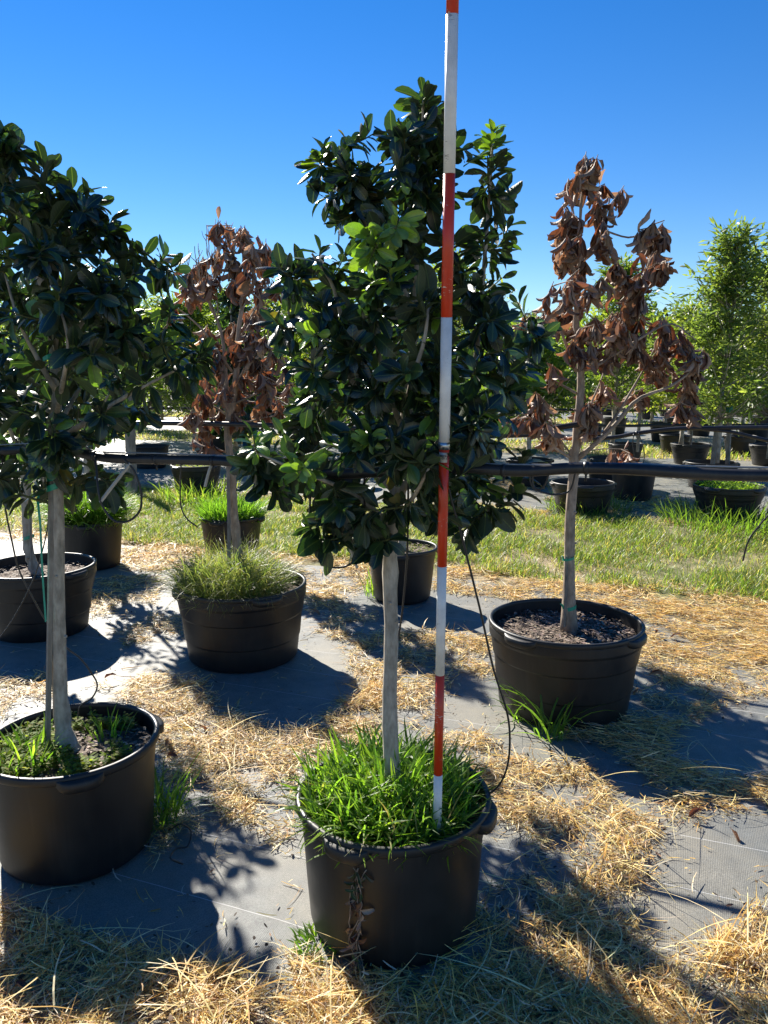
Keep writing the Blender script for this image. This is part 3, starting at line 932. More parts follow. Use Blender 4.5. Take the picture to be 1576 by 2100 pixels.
holly_tree('holly_tree', 'dark green holly with a stake and green tie rising from the pot of low weeds', (PL[0], PL[1], MATZ + .34), 2.52,
    [(128, 1480, 0), (122, 1350, 0), (118, 1200, 0), (118, 1080, 0), (115, 960, 0), (116, 850, 0), (112, 740, .02), (95, 620, .03), (60, 500, .02), (25, 380, 0), (8, 300, 0)],
    (.027, .026, .025, .024, .023, .022, .018, .014, .011, .008, .005, .003),
    [([(120, 900, 0), (170, 870, -.06), (230, 830, -.1), (300, 790, -.12), (390, 745, -.1)], .012, .003),
     ([(115, 800, 0), (80, 740, -.05), (40, 660, -.08), (10, 560, -.05)], .010, .003),
     ([(114, 760, .02), (170, 660, .03), (240, 580, .02), (330, 540, 0)], .010, .003),
     ([(112, 720, .02), (130, 600, 0), (150, 500, -.02), (170, 420, -.02)], .009, .003),
     ([(116, 850, 0), (60, 820, .1), (0, 790, .2), (-60, 740, .2)], .010, .003),
     ([(118, 880, 0), (150, 820, .15), (200, 740, .25), (250, 660, .25)], .009, .003),
     ([(116, 1000, 0), (190, 975, -.06), (220, 990, -.1)], .006, .002),
     ([(116, 1035, 0), (60, 1020, -.05), (10, 1000, -.08)], .006, .002),
     ([(116, 850, 0), (130, 780, -.2), (140, 700, -.28), (120, 620, -.25)], .009, .003)],
    [(285, -30, 20), (330, -70, 105), (380, -110, 150), (420, -140, 205), (470, -150, 235), (520, -150, 290), (560, -150, 350), (640, -150, 375), (720, -150, 405), (770, -145, 415), (820, -140, 350), (880, -120, 320), (930, -100, 250), (985, -60, 225)],
    165,
    hand=[(15, 285, 0), (35, 310, 0), (85, 345, 0), (110, 345, .02), (150, 390, 0), (205, 420, .02), (225, 450, 0), (240, 480, 0), (290, 520, .02), (340, 525, 0), (365, 560, 0), (260, 520, 0), (330, 560, 0), (410, 740, -.1), (420, 720, -.08), (390, 780, -.05), (330, 690, -.2), (300, 660, -.1), (350, 640, 0), (240, 985, -.05), (215, 1010, -.06), (190, 960, -.05), (40, 1010, -.05), (15, 980, -.05), (80, 1000, .05)],
    bright=[(10, 500, -.2), (95, 520, -.1), (310, 690, -.15)],
    seed=23, size=.070, zone=.17, holes=[(395, 620, 30, 60), (215, 540, 26, 22), (60, 560, 24, 20), (290, 610, 22, 26), (130, 480, 18, 16)])

holly_tree('holly_tree', 'holly with forked trunk behind the staked holly, rooted in the wide mulch pot', (PB[0], PB[1], MATZ + .37), 4.87,
    [(60, 1130, 0), (54, 1050, 0), (50, 960, 0), (44, 880, 0), (40, 780, 0), (60, 660, 0), (80, 560, 0)],
    (.030, .028, .026, .024, .02, .016, .010, .004),
    [([(50, 960, 0), (20, 880, -.1), (-20, 800, -.1), (-40, 700, 0)], .014, .004), ([(46, 900, 0), (110, 800, .1), (160, 720, .1)], .012, .004)],
    [(540, 50, 110), (620, -20, 170), (720, -70, 210), (820, -90, 230), (900, -90, 220), (960, -60, 170)], 110, seed=31, size=.08, single=140, per=11)

holly_tree('holly_tree', 'dark holly standing behind the brown leaved tree, in the pot of bright weeds', (P3[0], P3[1], MATZ + .36), 6.93,
    [(478, 1040, 0), (482, 950, 0), (485, 860, 0), (480, 760, 0), (475, 660, 0), (470, 610, 0)], (.028, .026, .024, .02, .014, .008, .004),
    [([(484, 880, 0), (520, 800, 0), (560, 740, 0)], .012, .004), ([(484, 880, 0), (440, 800, .1), (410, 740, .1)], .012, .004)],
    [(600, 455, 500), (640, 440, 540), (700, 415, 560), (780, 400, 600), (850, 405, 600), (890, 430, 570)], 120, hand=[(470, 600, 0), (460, 615, 0), (505, 620, 0)], seed=37, size=.085, single=140, per=12)

holly_tree('holly_tree', 'dark holly behind the pole holly, in the pot behind the bare trunk', (PC[0], PC[1], MATZ + .36), 5.62,
    [(826, 1050, 0), (828, 960, 0), (832, 860, 0), (835, 760, 0), (838, 680, 0), (835, 610, 0)], (.024, .023, .022, .018, .013, .008, .004),
    [([(830, 900, 0), (900, 830, 0), (950, 760, 0)], .012, .004), ([(830, 900, 0), (770, 820, .1), (720, 750, .1)], .012, .004)],
    [(590, 810, 860), (640, 760, 920), (720, 720, 980), (800, 700, 1000), (870, 710, 990), (930, 760, 940)], 120, hand=[(825, 585, 0), (850, 600, 0)], seed=41, size=.085, single=100, per=12)

holly_tree('holly_tree', 'dark holly hidden behind the staked holly, in the pot with a skirt of grass', (P2[0], P2[1], MATZ + .38), 6.63,
    [(182, 1020, 0), (178, 940, 0), (180, 860, 0), (176, 760, 0), (170, 660, 0)], (.028, .026, .024, .018, .010, .004),
    [([(180, 880, 0), (230, 800, 0), (270, 740, 0)], .012, .004), ([(180, 880, 0), (120, 800, .1), (90, 740, .1)], .012, .004)],
    [(600, 140, 200), (680, 90, 270), (760, 70, 300), (850, 80, 300), (900, 110, 260)], 90, seed=43, size=.085, single=100, per=11)

# dead trees
def c3(x, y): return 1030 + x / 2.886, 300 + y / 2.886
rngc = np.random.RandomState(5)
cl = [(510, 110, 70), (500, 150, 60), (430, 260, 70), (390, 380, 60), (640, 340, 70), (560, 310, 50), (620, 500, 80), (440, 460, 50), (350, 530, 50), (330, 650, 60), (450, 580, 50), (540, 620, 80), (680, 690, 40), (440, 740, 50), (400, 830, 90), (500, 860, 80), (420, 950, 90), (290, 1000, 70), (200, 1030, 60), (430, 1050, 60), (500, 1120, 70), (460, 1180, 50), (560, 820, 50), (860, 560, 80), (930, 500, 50), (950, 640, 70), (830, 760, 80), (770, 830, 60), (740, 900, 60), (980, 690, 40), (690, 980, 70), (660, 1050, 60), (620, 1180, 60), (710, 1200, 60), (780, 1150, 70), (850, 1250, 80), (930, 1010, 70), (1020, 1100, 80), (960, 1200, 70), (930, 1340, 60), (1140, 1180, 70), (1150, 1260, 70), (1110, 1380, 70), (1100, 1450, 50), (1110, 1570, 60), (830, 1460, 40), (620, 1450, 50), (480, 1520, 50), (570, 1560, 70), (540, 1630, 40), (700, 1830, 50), (290, 1340, 40), (270, 1640, 60), (230, 1500, 40), (150, 1620, 60), (280, 1720, 40)]
clusters = [(*c3(x, y), r / 2.886, rngc.normal() * .13) for x, y, r in cl]
def lim(pts, r0, r1, d=0.0):
    n = len(pts); return ([(*p, d * k / (n - 1)) for k, p in enumerate(pts)], r0, r1)
dead_tree('withered_tree', 'withered tree of hanging brown leaves rising from the mulch pot, two green ties', (PR[0] + .02, PR[1], MATZ + .365), 3.70,
    [(1168, 1150, 0), (1170, 1060, 0), (1178, 960, 0), (1185, 880, 0), (1192, 780, 0), (1186, 700, 0), (1182, 620, 0), (1190, 520, 0), (1192, 420, 0), (1205, 345, 0)],
    (.034, .027, .025, .024, .021, .018, .014, .011, .008, .006, .003),
    [lim([(1182, 944), (1252, 882), (1307, 820), (1376, 792), (1440, 745)], .013, .004, -.12), lim([(1238, 889), (1272, 840), (1317, 764), (1342, 716)], .008, .003, .12),
     lim([(1179, 944), (1127, 910), (1099, 868), (1072, 847)], .008, .003, -.12), lim([(1182, 806), (1144, 785), (1117, 768)], .007, .003, .1), lim([(1182, 761), (1165, 716), (1134, 646), (1100, 640)], .009, .003, -.12),
     lim([(1193, 761), (1252, 692), (1293, 612), (1328, 549), (1345, 473)], .010, .003, .1), lim([(1189, 543), (1182, 473), (1169, 387)], .006, .003, .05), lim([(1186, 560), (1238, 456), (1252, 404)], .006, .003, -.06),
     lim([(1232, 470), (1293, 487), (1335, 463), (1363, 452)], .005, .0025, .06), lim([(1196, 761), (1238, 743), (1307, 698), (1376, 664), (1428, 698)], .008, .003, -.15), lim([(1184, 890), (1225, 800), (1240, 760)], .006, .003, .15),
     lim([(1180, 940), (1150, 900), (1130, 830)], .006, .0025, .1), lim([(1184, 930), (1205, 880), (1208, 830)], .006, .0025, -.1)],
    clusters, 51, size=.092, per=11)

def c8(x, y): return 340 + x / 4.375, 420 + y / 4.375
cl = [(490, 190, 40), (590, 220, 50), (700, 200, 60), (760, 260, 60), (540, 370, 70), (520, 500, 60), (600, 500, 40), (760, 350, 50), (790, 440, 70), (900, 400, 70), (890, 480, 60), (640, 590, 60), (730, 560, 70), (780, 720, 70), (620, 700, 40), (330, 500, 60), (300, 600, 50), (350, 700, 50), (250, 700, 60), (180, 590, 30), (240, 800, 40), (430, 640, 40), (990, 700, 40), (40, 940, 50), (810, 900, 60), (740, 970, 60), (820, 960, 50), (330, 1110, 60), (390, 1160, 40), (620, 1080, 50), (740, 1140, 50), (790, 1200, 80), (850, 1230, 60), (970, 1300, 70), (920, 1370, 60), (720, 1310, 50), (640, 1270, 40), (800, 1390, 50), (380, 1400, 80), (470, 1500, 80), (330, 1650, 80), (430, 1680, 80), (540, 1700, 80), (640, 1730, 70), (400, 1800, 80), (760, 1540, 60), (850, 1540, 60), (900, 1480, 60), (960, 1600, 80), (1080, 1600, 70), (900, 1700, 80), (980, 1720, 70), (1050, 1800, 60), (850, 1800, 60), (640, 1880, 50), (250, 1950, 100), (330, 2000, 80), (200, 1880, 60), (1240, 1950, 50), (300, 2060, 80), (560, 1620, 70), (360, 1560, 70)]
clusters = [(*c8(x, y), r / 4.375, rngc.normal() * .16) for x, y, r in cl]
def b8(pts, d): return [(*c8(*p), d * k / (len(pts) - 1)) for k, p in enumerate(pts)]
dead_tree('withered_tree', 'half bare withered tree with rust brown leaves in the pot of seedy grass', (PM[0] + .0, PM[1], MATZ + .365), 4.42,
    [(487, 1120, 0), (480, 1050, 0), (475, 960, 0), (468, 880, 0), (482, 800, 0), (487, 730, 0), (491, 670, 0), (500, 610, 0), (506, 560, 0), (497, 510, 0)],
    (.030, .026, .024, .023, .022, .019, .016, .013, .009, .006, .003),
    [([(*c8(*p), 0) for p in [(560, 1900), (540, 1500), (510, 1200), (450, 1000), (380, 830)]], .013, .005), ([(*c8(*p), -.05 * k) for k, p in enumerate([(600, 1700), (700, 1480), (800, 1350), (940, 1300)])], .007, .003),
     ([(*c8(*p), -.05 * k) for k, p in enumerate([(590, 1800), (800, 1700), (1000, 1620), (1150, 1600)])], .007, .003), ([(*c8(*p), .04 * k) for k, p in enumerate([(570, 1900), (400, 1800), (330, 1880), (280, 1960)])], .007, .003),
     ([(*c8(*p), .05 * k) for k, p in enumerate([(570, 2000), (700, 1960), (950, 1900), (1200, 1940)])], .006, .003), ([(*c8(*p), .04 * k) for k, p in enumerate([(650, 1250), (740, 1050), (830, 900), (930, 760)])], .006, .003),
     ([(*c8(*p), -.04 * k) for k, p in enumerate([(600, 1500), (470, 1320), (330, 1120), (150, 960), (40, 900)])], .008, .003), ([(*c8(*p), .03 * k) for k, p in enumerate([(700, 830), (780, 620), (870, 440)])], .006, .003)],
    clusters, 61, size=.100, per=6,
    bare=[b8([(460, 1050), (420, 960), (380, 800), (370, 560), (375, 300), (362, 165)], -.1), b8([(470, 1000), (460, 800), (445, 500), (440, 130)], .06), b8([(420, 960), (340, 780), (290, 560), (250, 370)], -.15), b8([(340, 780), (240, 640), (175, 480)], .1),
          b8([(460, 760), (550, 560), (575, 340), (545, 150)], .1), b8([(690, 900), (620, 640), (600, 430), (640, 230)], -.08), b8([(445, 700), (400, 450), (385, 200)], .15), b8([(350, 800), (300, 600), (298, 345)], .05), b8([(260, 700), (190, 660), (145, 550)], -.1), b8([(700, 850), (740, 500), (730, 250)], .12), b8([(880, 900), (960, 850), (975, 805)], 0), b8([(880, 900), (905, 820), (930, 770)], 0), b8([(440, 560), (470, 420), (460, 250)], -.05)])

# ------------------------------------------------------------------ slender ash trees behind
def ash_tree(label, X, Y, zb, rows, seed, n=3600, leaf=.085, pal=0, group='slender green trees in the far rows', name='ash_tree'):
    """rows: (height m, half width m)"""
    rng = np.random.RandomState(seed)
    root = tag(empty(name, (X, Y, zb)), label, 'tree', group)
    rows = np.array(rows, float); top = rows[-1, 0]; z0 = rows[0, 0]
    P = [(X, Y, zb)] + [(X + .05 * top * .3 * rng.normal() * k / 5, Y + .04 * rng.normal(), zb + (top - zb) * k / 5) for k in range(1, 6)]
    pts = trunk_obj(root, P, (.035, .028, .022, .014, .004), M['bark'], seed, n=16, sides=7)
    tw = MB(); mb = MB()
    pals = [[(.11, .17, .03), (.14, .21, .035), (.075, .125, .028), (.19, .25, .045)], [(.12, .175, .055), (.15, .205, .06), (.09, .14, .045), (.19, .24, .07)], [(.16, .215, .04), (.12, .175, .035), (.22, .26, .05), (.085, .135, .03)]][pal]
    leaf *= 1.6; n = int(n * .85)
    nsh = max(20, n // 34)
    LP, LD, LN, LL, LC = [], [], [], [], []
    for k in range(nsh):
        z = z0 + (top - z0) * (rng.rand() ** .85)
        hw = np.interp(z, rows[:, 0], rows[:, 1])
        a = rng.rand() * 6.28; r = hw * math.sqrt(rng.rand()) * (1 + .30 * rng.normal()) * (.65 + .7 * float(vnoise(z * 2.3 + seed, a * 1.3, seed)))
        tip = np.array([X + r * math.cos(a), Y + r * math.sin(a), z])
        i = np.argmin(np.abs(pts[:, 2] - max(z0 * .95, z - .5 * r - .25))); b = pts[i]
        mid = (b + tip) / 2 + np.array([0, 0, -.08 * r])
        q = smooth_path([b, mid, tip], 6)
        tube(tw, q, np.linspace(.010, .003, 6), 4, cap=False)
        c = pals[rng.randint(4)]
        out = nrmv(tip - b)
        for j in range(8):     # pinnate leaves of about five leaflets
            f = .35 + .65 * rng.rand()
            p = b * (1 - f) + tip * f + .04 * rng.normal(size=3)
            d = nrmv(out * .6 + rnd_unit(rng) + np.array([0, 0, .25]))
            e = nrmv(np.cross(d, [0, 0, 1.0]) + .3 * rng.normal(size=3))
            for s_, o_ in ((1, .35), (-1, .35), (1, .7), (-1, .7), (0, 1.0)):
                LP.append(p + d * o_ * leaf * 2.0); LD.append(d * (.55 if s_ else 1) + e * s_ * .8 + np.array([0, 0, -.15])); LN.append(np.array([0, 0, 1.0]) + .7 * rng.normal(size=3))
                LL.append(leaf * (.7 + .6 * rng.rand())); LC.append(np.array(c) * (.8 + .4 * rng.rand()))
    LP, LD, LN, LL, LC = np.array(LP), nrmv(np.array(LD)), np.array(LN), np.array(LL), np.array(LC)
    LN = nrmv(LN - LD * (LN * LD).sum(1, keepdims=True)); S = np.cross(LD, LN)
    V, Q = TEMPL['ash'][seed % 3]; nv = len(V)
    W = LP[:, None] + (V[None, :, 0, None] * S[:, None] + V[None, :, 1, None] * LD[:, None] + V[None, :, 2, None] * LN[:, None]) * LL[:, None, None]
    QQ = (np.arange(len(LP)) * nv)[:, None, None] + Q[None]
    mb.add(W.reshape(-1, 3), QQ.reshape(-1, 4), None, np.repeat(LC, nv, axis=0))
    off = np.array(root.location)
    link('twigs', tw.mesh('twigs', M['bark'], True, off), root)['kind'] = 'stuff'
    link('crown', mb.mesh('crown', M['ash'], True, off), root)['kind'] = 'stuff'
    return root

def ash_at(label, px, Y, top_py, rows_px, seed, zb=.38, **kw):
    """rows_px: (py, half width px) from the bottom of the crown up"""
    X = (px - 788) / F * Y * 1.0
    rows = []
    for py, hw in rows_px:
        p = at(px, py, Y); rows.append((p[2], hw * Y / F))
    X = at(px, 800, Y)[0]
    return ash_tree(label, X, Y, zb, rows, seed, **kw)

ash_at('tall slender ash with a pointed top, two wooden stakes at its foot', 1480, FARP[4][1], 485, [(850, 70), (800, 110), (740, 115), (680, 95), (620, 66), (560, 42), (510, 36), (478, 12)], 1, n=6600, leaf=.075, pal=1)
ash_at('tall slender ash whose crown is cut by the picture edge, beside the staked ash', 1590, 12.2, 480, [(850, 90), (790, 150), (720, 155), (640, 125), (560, 90), (510, 60), (480, 15)], 2, n=8500, leaf=.075, pal=1)
ash_at('bushy light green ash right behind the withered tree over the mulch pot', 1262, FARP[5][1], 545, [(830, 50), (770, 95), (700, 110), (640, 85), (590, 55), (545, 15)], 3, n=5600, leaf=.08)
ash_at('light green ash peeping out behind the top of the pole holly', 925, 14.6, 545, [(820, 60), (760, 110), (680, 120), (620, 95), (575, 60), (540, 20)], 4, n=5600, leaf=.085, pal=2)
ash_at('short bright ash in the grey lit pot beyond the stakes', 1405, FARP[6][1], 640, [(840, 50), (780, 85), (720, 85), (670, 60), (635, 20)], 5, n=4200, leaf=.085, pal=2)
ash_at('low light green ash between holly and withered tree', 1090, FARP[13][1], 690, [(850, 60), (790, 100), (740, 90), (690, 40)], 6, n=3800, leaf=.095)
ash_at('light green ash behind the empty pot row', 1180, 21.5, 680, [(835, 50), (790, 90), (740, 85), (680, 30)], 7, n=3600, leaf=.11)
ash_at('loose bright ash seen between the two hollies', 640, 16.2, 630, [(840, 60), (780, 110), (700, 110), (650, 70), (620, 20)], 8, n=4600, leaf=.095, pal=2)
ash_at('slender ash behind the half bare withered tree', 555, 18.0, 620, [(840, 60), (770, 95), (700, 90), (650, 60), (615, 15)], 9, n=4200, leaf=.1)
ash_at('bright ash glimpsed through the bare twigs of the withered tree', 395, 15.5, 640, [(840, 50), (770, 90), (700, 85), (650, 50), (625, 15)], 10, n=4200, leaf=.095, pal=2)
ash_at('light green ash behind the stake tied holly', 270, 17.0, 650, [(840, 60), (770, 100), (700, 90), (640, 30)], 12, n=3800, leaf=.1)
ash_at('pale ash behind the forked holly', 60, 17.0, 640, [(840, 60), (770, 100), (700, 90), (640, 30)], 13, n=3000, leaf=.1, pal=2)
ash_at('bushy ash behind the short bright ash', 1340, 22.0, 660, [(835, 60), (780, 95), (720, 85), (665, 25)], 14, n=3600, leaf=.11)
ash_at('pale bushy ash behind the tall pointed ash', 1530, 19.5, 650, [(835, 60), (780, 110), (710, 110), (655, 25)], 15, n=4000, leaf=.105, pal=2)
ash_at('round ash behind the pole holly', 780, 19.0, 660, [(835, 60), (780, 100), (720, 90), (660, 25)], 16, n=2600, leaf=.105)
ash_at('dim ash beyond the pole holly and the hanging hoses', 1010, 19.0, 640, [(835, 60), (780, 100), (720, 90), (650, 25)], 17, n=3600, leaf=.105)

for k_, (lab_, px_, Y_, tp_, w_) in enumerate([('dense ash closing the gap behind the bare twigs of the withered tree', 455, 20.0, 600, 120), ('dense ash behind the slender ash, between the hollies', 610, 22.0, 610, 125),
        ('full ash behind the flank of the pole holly', 705, 15.0, 610, 120), ('full ash behind the wooden post', 330, 21.0, 610, 120), ('full ash behind the tie of the staked holly', 165, 15.5, 590, 120)]):
    ash_at(lab_, px_, Y_, tp_, [(845, w_ * .7), (780, w_), (700, w_ * .95), (650, w_ * .6), (tp_, w_ * .15)], 120 + k_, n=5200, leaf=.1, pal=k_ % 2)
# trees standing in the far pot rows
far_lab = {0: 'young tree in the first far row beyond the second grass strip', 1: 'young tree in the second far row beyond the second grass strip', 2: 'young tree in the last far rows before the fence'}
cnt = 0
for i, (X, Y, zs, px) in enumerate(FARTREE):
    if i % 2: continue
    s_, t_ = row_st(X, Y); k = 0 if t_ < 25 else 1 if t_ < 30 else 2
    hgt = 2.3 + 1.3 * random.Random(i).random()
    ash_tree(far_lab[k], X, Y, zs, [(1.1, .3), (1.5, .75), (2.0, .8), (hgt * .85, .5), (hgt, .08)], 200 + i, n=1600, leaf=.15, pal=i % 3, group=far_lab[k].replace('tree', 'trees'))

# wood line far behind
rng = np.random.RandomState(9); n = 34000
X = rng.uniform(-60, 60, n); top = 4.6 + 2.6 * fnoise(X * .13, X * 0, 4) + 1.2 * fnoise(X * .6, X * 0, 6)
Z = top * rng.rand(n) ** .8; Yw = 66 + 4 * rng.normal(size=n) * .6
V, Q, C = blades(np.stack([X, Yw, Z], -1), rng.rand(n) * 6.28, .35 + .4 * rng.rand(n), .22 + .2 * rng.rand(n), .4 + 1.6 * rng.rand(n), .4 * rng.normal(size=n), pick(rng, [(.05, .085, .03), (.07, .11, .03), (.09, .13, .04), (.04, .065, .025)], n, .3), 2, None, [.4, 1, .2])
w = MB(); w.add(V, Q, None, C)
tag(link('tree_line', w.mesh('tree_line', M['ash'])), 'far green line of trees along the edge of the nursery', 'trees', kind='stuff')

# far board fence
fr = tag(empty('board_fence', (0, 48, 0)), 'low grey board fence at the far end of the nursery', 'fence')
fb = MB(); rng = np.random.RandomState(3)
for k in range(420):
    box(fb, (-42 + k * .2, .02 * rng.normal(), .46 + .02 * rng.normal()), (.185, .025, .88))
link('boards', fb.mesh('boards', M['wood'], False), fr)['kind'] = 'stuff'
fr2 = MB(); box(fr2, (0, .06, .65), (84, .04, .09)); box(fr2, (0, .06, .25), (84, .04, .09))
link('rail', fr2.mesh('rail', M['wood'], False), fr)

# ------------------------------------------------------------------ measuring pole
s_of = lambda s: 2.116 - .0865 * s
def cam_pt(px, py, z):
    d = ray(px, py); return np.array([0, 0, H]) + d * z
A0, A6 = cam_pt(899, 1587, 2.116), cam_pt(928, 30, 1.597)
axis = (A6 - A0) / 6.0
ft = np.linalg.norm(axis)
bot = A0 - axis * .67
pole = tag(empty('measuring_pole', bot), 'red and white banded measuring pole standing in the grass filled pot', 'pole')
pole.rotation_euler = Vector(axis).to_track_quat('Z', 'Y').to_euler()
def polesec(name, s0, s1, r, mat):
    mb = MB(); z0, z1 = (s0 + .67) * ft, (s1 + .67) * ft
    lathe(mb, [(r * .6, z0), (r, z0 + .0003), (r, z1 - .0003), (r * .6, z1)], 24)
    return link(name, mb.mesh(name, M[mat]), pole)
RP = .0122
polesec('white_band', -.67, 0, RP, 'polewhite')
for k in range(7):
    polesec('red_band' if k % 2 == 0 else 'white_band', k, min(k + 1, 6.9), RP + (.0009 if k >= 3 else 0), 'polered' if k % 2 == 0 else 'polewhite')
polesec('coupling', 2.985, 3.045, RP + .0016, 'metal')
lb = MB(); z0, z1 = (2.93 - .045 + .67) * ft, (2.93 + .035 + .67) * ft
aa = np.linspace(-2.6, -1.0, 10); rr_ = RP + .0016
V = [(rr_ * math.cos(a), rr_ * math.sin(a), z) for a in aa for z in (z0, z1)]
lb.add(V, [(2 * i, 2 * i + 2, 2 * i + 3, 2 * i + 1) for i in range(9)])
lab = link('label_tape', lb.mesh('label_tape', M['paper']), pole)
fc = bpy.data.curves.new('date_lettering', 'FONT'); fc.body = '8/22'; fc.size = .012; fc.align_x = 'CENTER'; fc.align_y = 'CENTER'
fo0 = bpy.data.objects.new('date_lettering', fc); col.objects.link(fo0); bpy.context.view_layer.update()
fme = bpy.data.meshes.new_from_object(fo0.evaluated_get(bpy.context.evaluated_depsgraph_get())); bpy.data.objects.remove(fo0)
fme.materials.clear(); fme.materials.append(M['ink'])
fo = link('date_lettering', fme, lab)
fo.location = (0.004, -rr_ - .0014, (z0 + z1) / 2); fo.rotation_euler = (math.radians(90), 0, .15)

# ------------------------------------------------------------------ stakes, ties, posts
def stake(label, p0, p1, w, cat='stake', name='wooden_stake', mat='wood', group=None, flat=True):
    p0, p1 = np.array(p0), np.array(p1)
    root = tag(empty(name, p0), label, cat, group)
    mb = MB(); rng = np.random.RandomState(int(abs(p0[0]) * 1000) % 1000)
    q = smooth_path([p0, (p0 + p1) / 2 + .003 * rng.normal(size=3), p1], 8)
    tube(mb, q, np.full(8, w * .62), 4 if flat else 8, rough=.06, seed=3)
    link('shaft', mb.mesh('shaft', M[mat], not flat, p0), root)
    return root
stake('weathered square stake tied to the holly over the low weeds', at(98, 1530, 2.50), at(106, 985, 2.50), .017)
stake('thin stake tied to the trunk in the bare mulch pot', at(1158, 1285, 3.66), at(1163, 1140, 3.68), .013)
stake('tall thin stake beside the trunk in the seedy grass pot', at(470, 1165, 4.36), at(467, 915, 4.40), .017)
stake('thin stake beside the forked holly trunk', at(66, 1170, 4.80), at(62, 990, 4.84), .014)
g0 = gnd(272, 1012); stake('thick square wooden post holding up the black pipe', (g0[0], g0[1], 0), (g0[0] + .02, g0[1], 1.42), .125, 'post', 'wooden_post')
Yh = FARP[4][1]
stake('leaning wooden stake in the staked pot, leaning away from its twin', at(1461, 958, Yh - .05), at(1474, 845, Yh), .062, group='twin stakes of the staked pot')
stake('upright wooden stake in the staked pot, green tape at its top', at(1492, 965, Yh + .02), at(1497, 838, Yh), .062, group='twin stakes of the staked pot')
g0 = gnd(1306, 960); stake('thin distant stake behind the hanging hoses', (g0[0], g0[1], 0.3), (g0[0], g0[1], 1.3), .05)
g0 = gnd(1415, 954); stake('bamboo stake in the grey lit pot', (FARP[6][0], FARP[6][1], .35), (FARP[6][0] + .02, FARP[6][1], 1.25), .04)

def tie(label, P, r, w, tail=None, turns=1.15):
    """wrapped tape round a trunk point"""
    P = np.array(P); root = tag(empty('tie_tape', P), label, 'tie')
    n = 26; a = np.linspace(0, 2 * math.pi * turns, n)
    V = []
    for i, t in enumerate(a):
        rr = r + .002 + .0006 * i / n; zz = .35 * w * math.sin(t * 1.3) + .4 * w * i / n
        V += [(rr * math.cos(t), rr * math.sin(t), zz - w / 2), (rr * math.cos(t), rr * math.sin(t), zz + w / 2)]
    mb = MB(); mb.add(V, [(2 * i, 2 * i + 2, 2 * i + 3, 2 * i + 1) for i in range(n - 1)])
    link('band', mb.mesh('band', M['tie']), root)
    if tail is not None:
        tl = smooth_path([(-r, -r * .5, 0)] + [tuple(q) for q in tail], 14); mb = MB(); V = []
        for i, q in enumerate(tl):
            s_ = .45 * w * (1 - .4 * i / 14)
            V += [(q[0] - s_ * .6, q[1], q[2] - s_ * .4), (q[0] + s_ * .6, q[1] - .002, q[2] + s_ * .4)]
        mb.add(V, [(2 * i, 2 * i + 2, 2 * i + 3, 2 * i + 1) for i in range(13)])
        link('loose_end', mb.mesh('loose_end', M['tie']), root)
    return root
tie('broad green tape knotted round trunk and stake of the staked holly', at(114, 1000, 2.51), .027, .020, [(-.05, -.02, -.03), (-.045, -.03, -.12), (-.05, -.03, -.26), (-.052, -.03, -.45)])
tie('upper turn of green tape on the staked holly trunk', at(114, 982, 2.51), .026, .010)
tie('green tape high on the trunk over the bare mulch', at(1166, 1146, 3.69), .027, .012, [(-.035, -.02, .02), (-.045, -.02, .0)])
tie('green tape low on the trunk over the bare mulch', at(1168, 1247, 3.69), .031, .018, [(-.04, -.02, .02), (-.05, -.02, .03)])
tie('green tape on the forked holly trunk', at(60, 1103, 4.86), .030, .02)
tie('bit of green tape inside the staked holly crown', at(98, 736, 2.45), .012, .014)
tie('green tape at the top of the upright twin stake', at(1496, 842, Yh), .045, .06)

# ------------------------------------------------------------------ irrigation
def hose(name, label, pts, r, cat='hose', mat='pipe', n=60, sides=8, group=None, clips=None):
    P = smooth_path(np.array(pts), n); b = P[0]
    mb = MB(); tube(mb, P, np.full(n, r), sides)
    if clips is None:
        o = link(name, mb.mesh(name, M[mat], True, b), None, [float(v) for v in b])
        return tag(o, label, cat, group)
    root = tag(empty(name, b), label, cat, group)
    link('tube', mb.mesh('tube', M[mat], True, b), root)
    for u in clips:
        i = int(u * (n - 1)); c = MB(); d = nrmv(P[min(i + 1, n - 1)] - P[i - 1])
        tube(c, [P[i] - d * .005, P[i] + d * .005], [r + .002, r + .002], 10)
        tube(c, [P[i] + (0, 0, -r), P[i] + (0, 0, -r - .018)], [.003, .0025], 6)
        link('clip', c.mesh('clip', M['pipe'], True, b), root)
    return root
def pl(*a): return [at(x, y, Y) for x, y, Y in a]
def rowpt(px, py, t):
    """point at a pixel on the upright plane over a pot row"""
    a_ = (px - 788.0) / F
    Y = t / (.932 + .363 * a_)
    for _ in range(3):
        p_ = at(px, py, Y); Y = (t - .363 * p_[0]) / .932
    return at(px, py, Y)
def rowl(t, *a): return [rowpt(x, y, t) for x, y in a]
hose('irrigation_pipe', 'thick black irrigation pipe strung through the hollies at chest height', rowl(1.90, (-260, 945), (-80, 930), (60, 922), (115, 920), (165, 930), (230, 940), (300, 942), (400, 944), (470, 947), (525, 960), (640, 972), (800, 968), (960, 962), (1075, 966), (1180, 960), (1290, 962), (1400, 969), (1500, 974), (1640, 976), (1850, 980)), .0142, 'pipe', n=120, sides=12, clips=(.24, .33, .40, .55, .60, .67, .75))
hose('support_wire', 'grey wire running just above the thick black pipe', rowl(1.905, (-260, 928), (115, 908), (200, 926), (330, 930), (500, 936), (800, 945), (1075, 953), (1290, 951), (1420, 956), (1640, 960), (1850, 962)), .0026, 'wire', 'wire', n=80, sides=6)
hose('irrigation_pipe', 'black pipe over the wide pots, ending in an open stub at the withered trunk', rowl(3.72, (-200, 862), (0, 866), (200, 868), (400, 868), (600, 874), (800, 880), (1000, 886), (1100, 884), (1150, 876), (1192, 869)), .0145, 'pipe', n=80, sides=10, clips=(.3, .5))
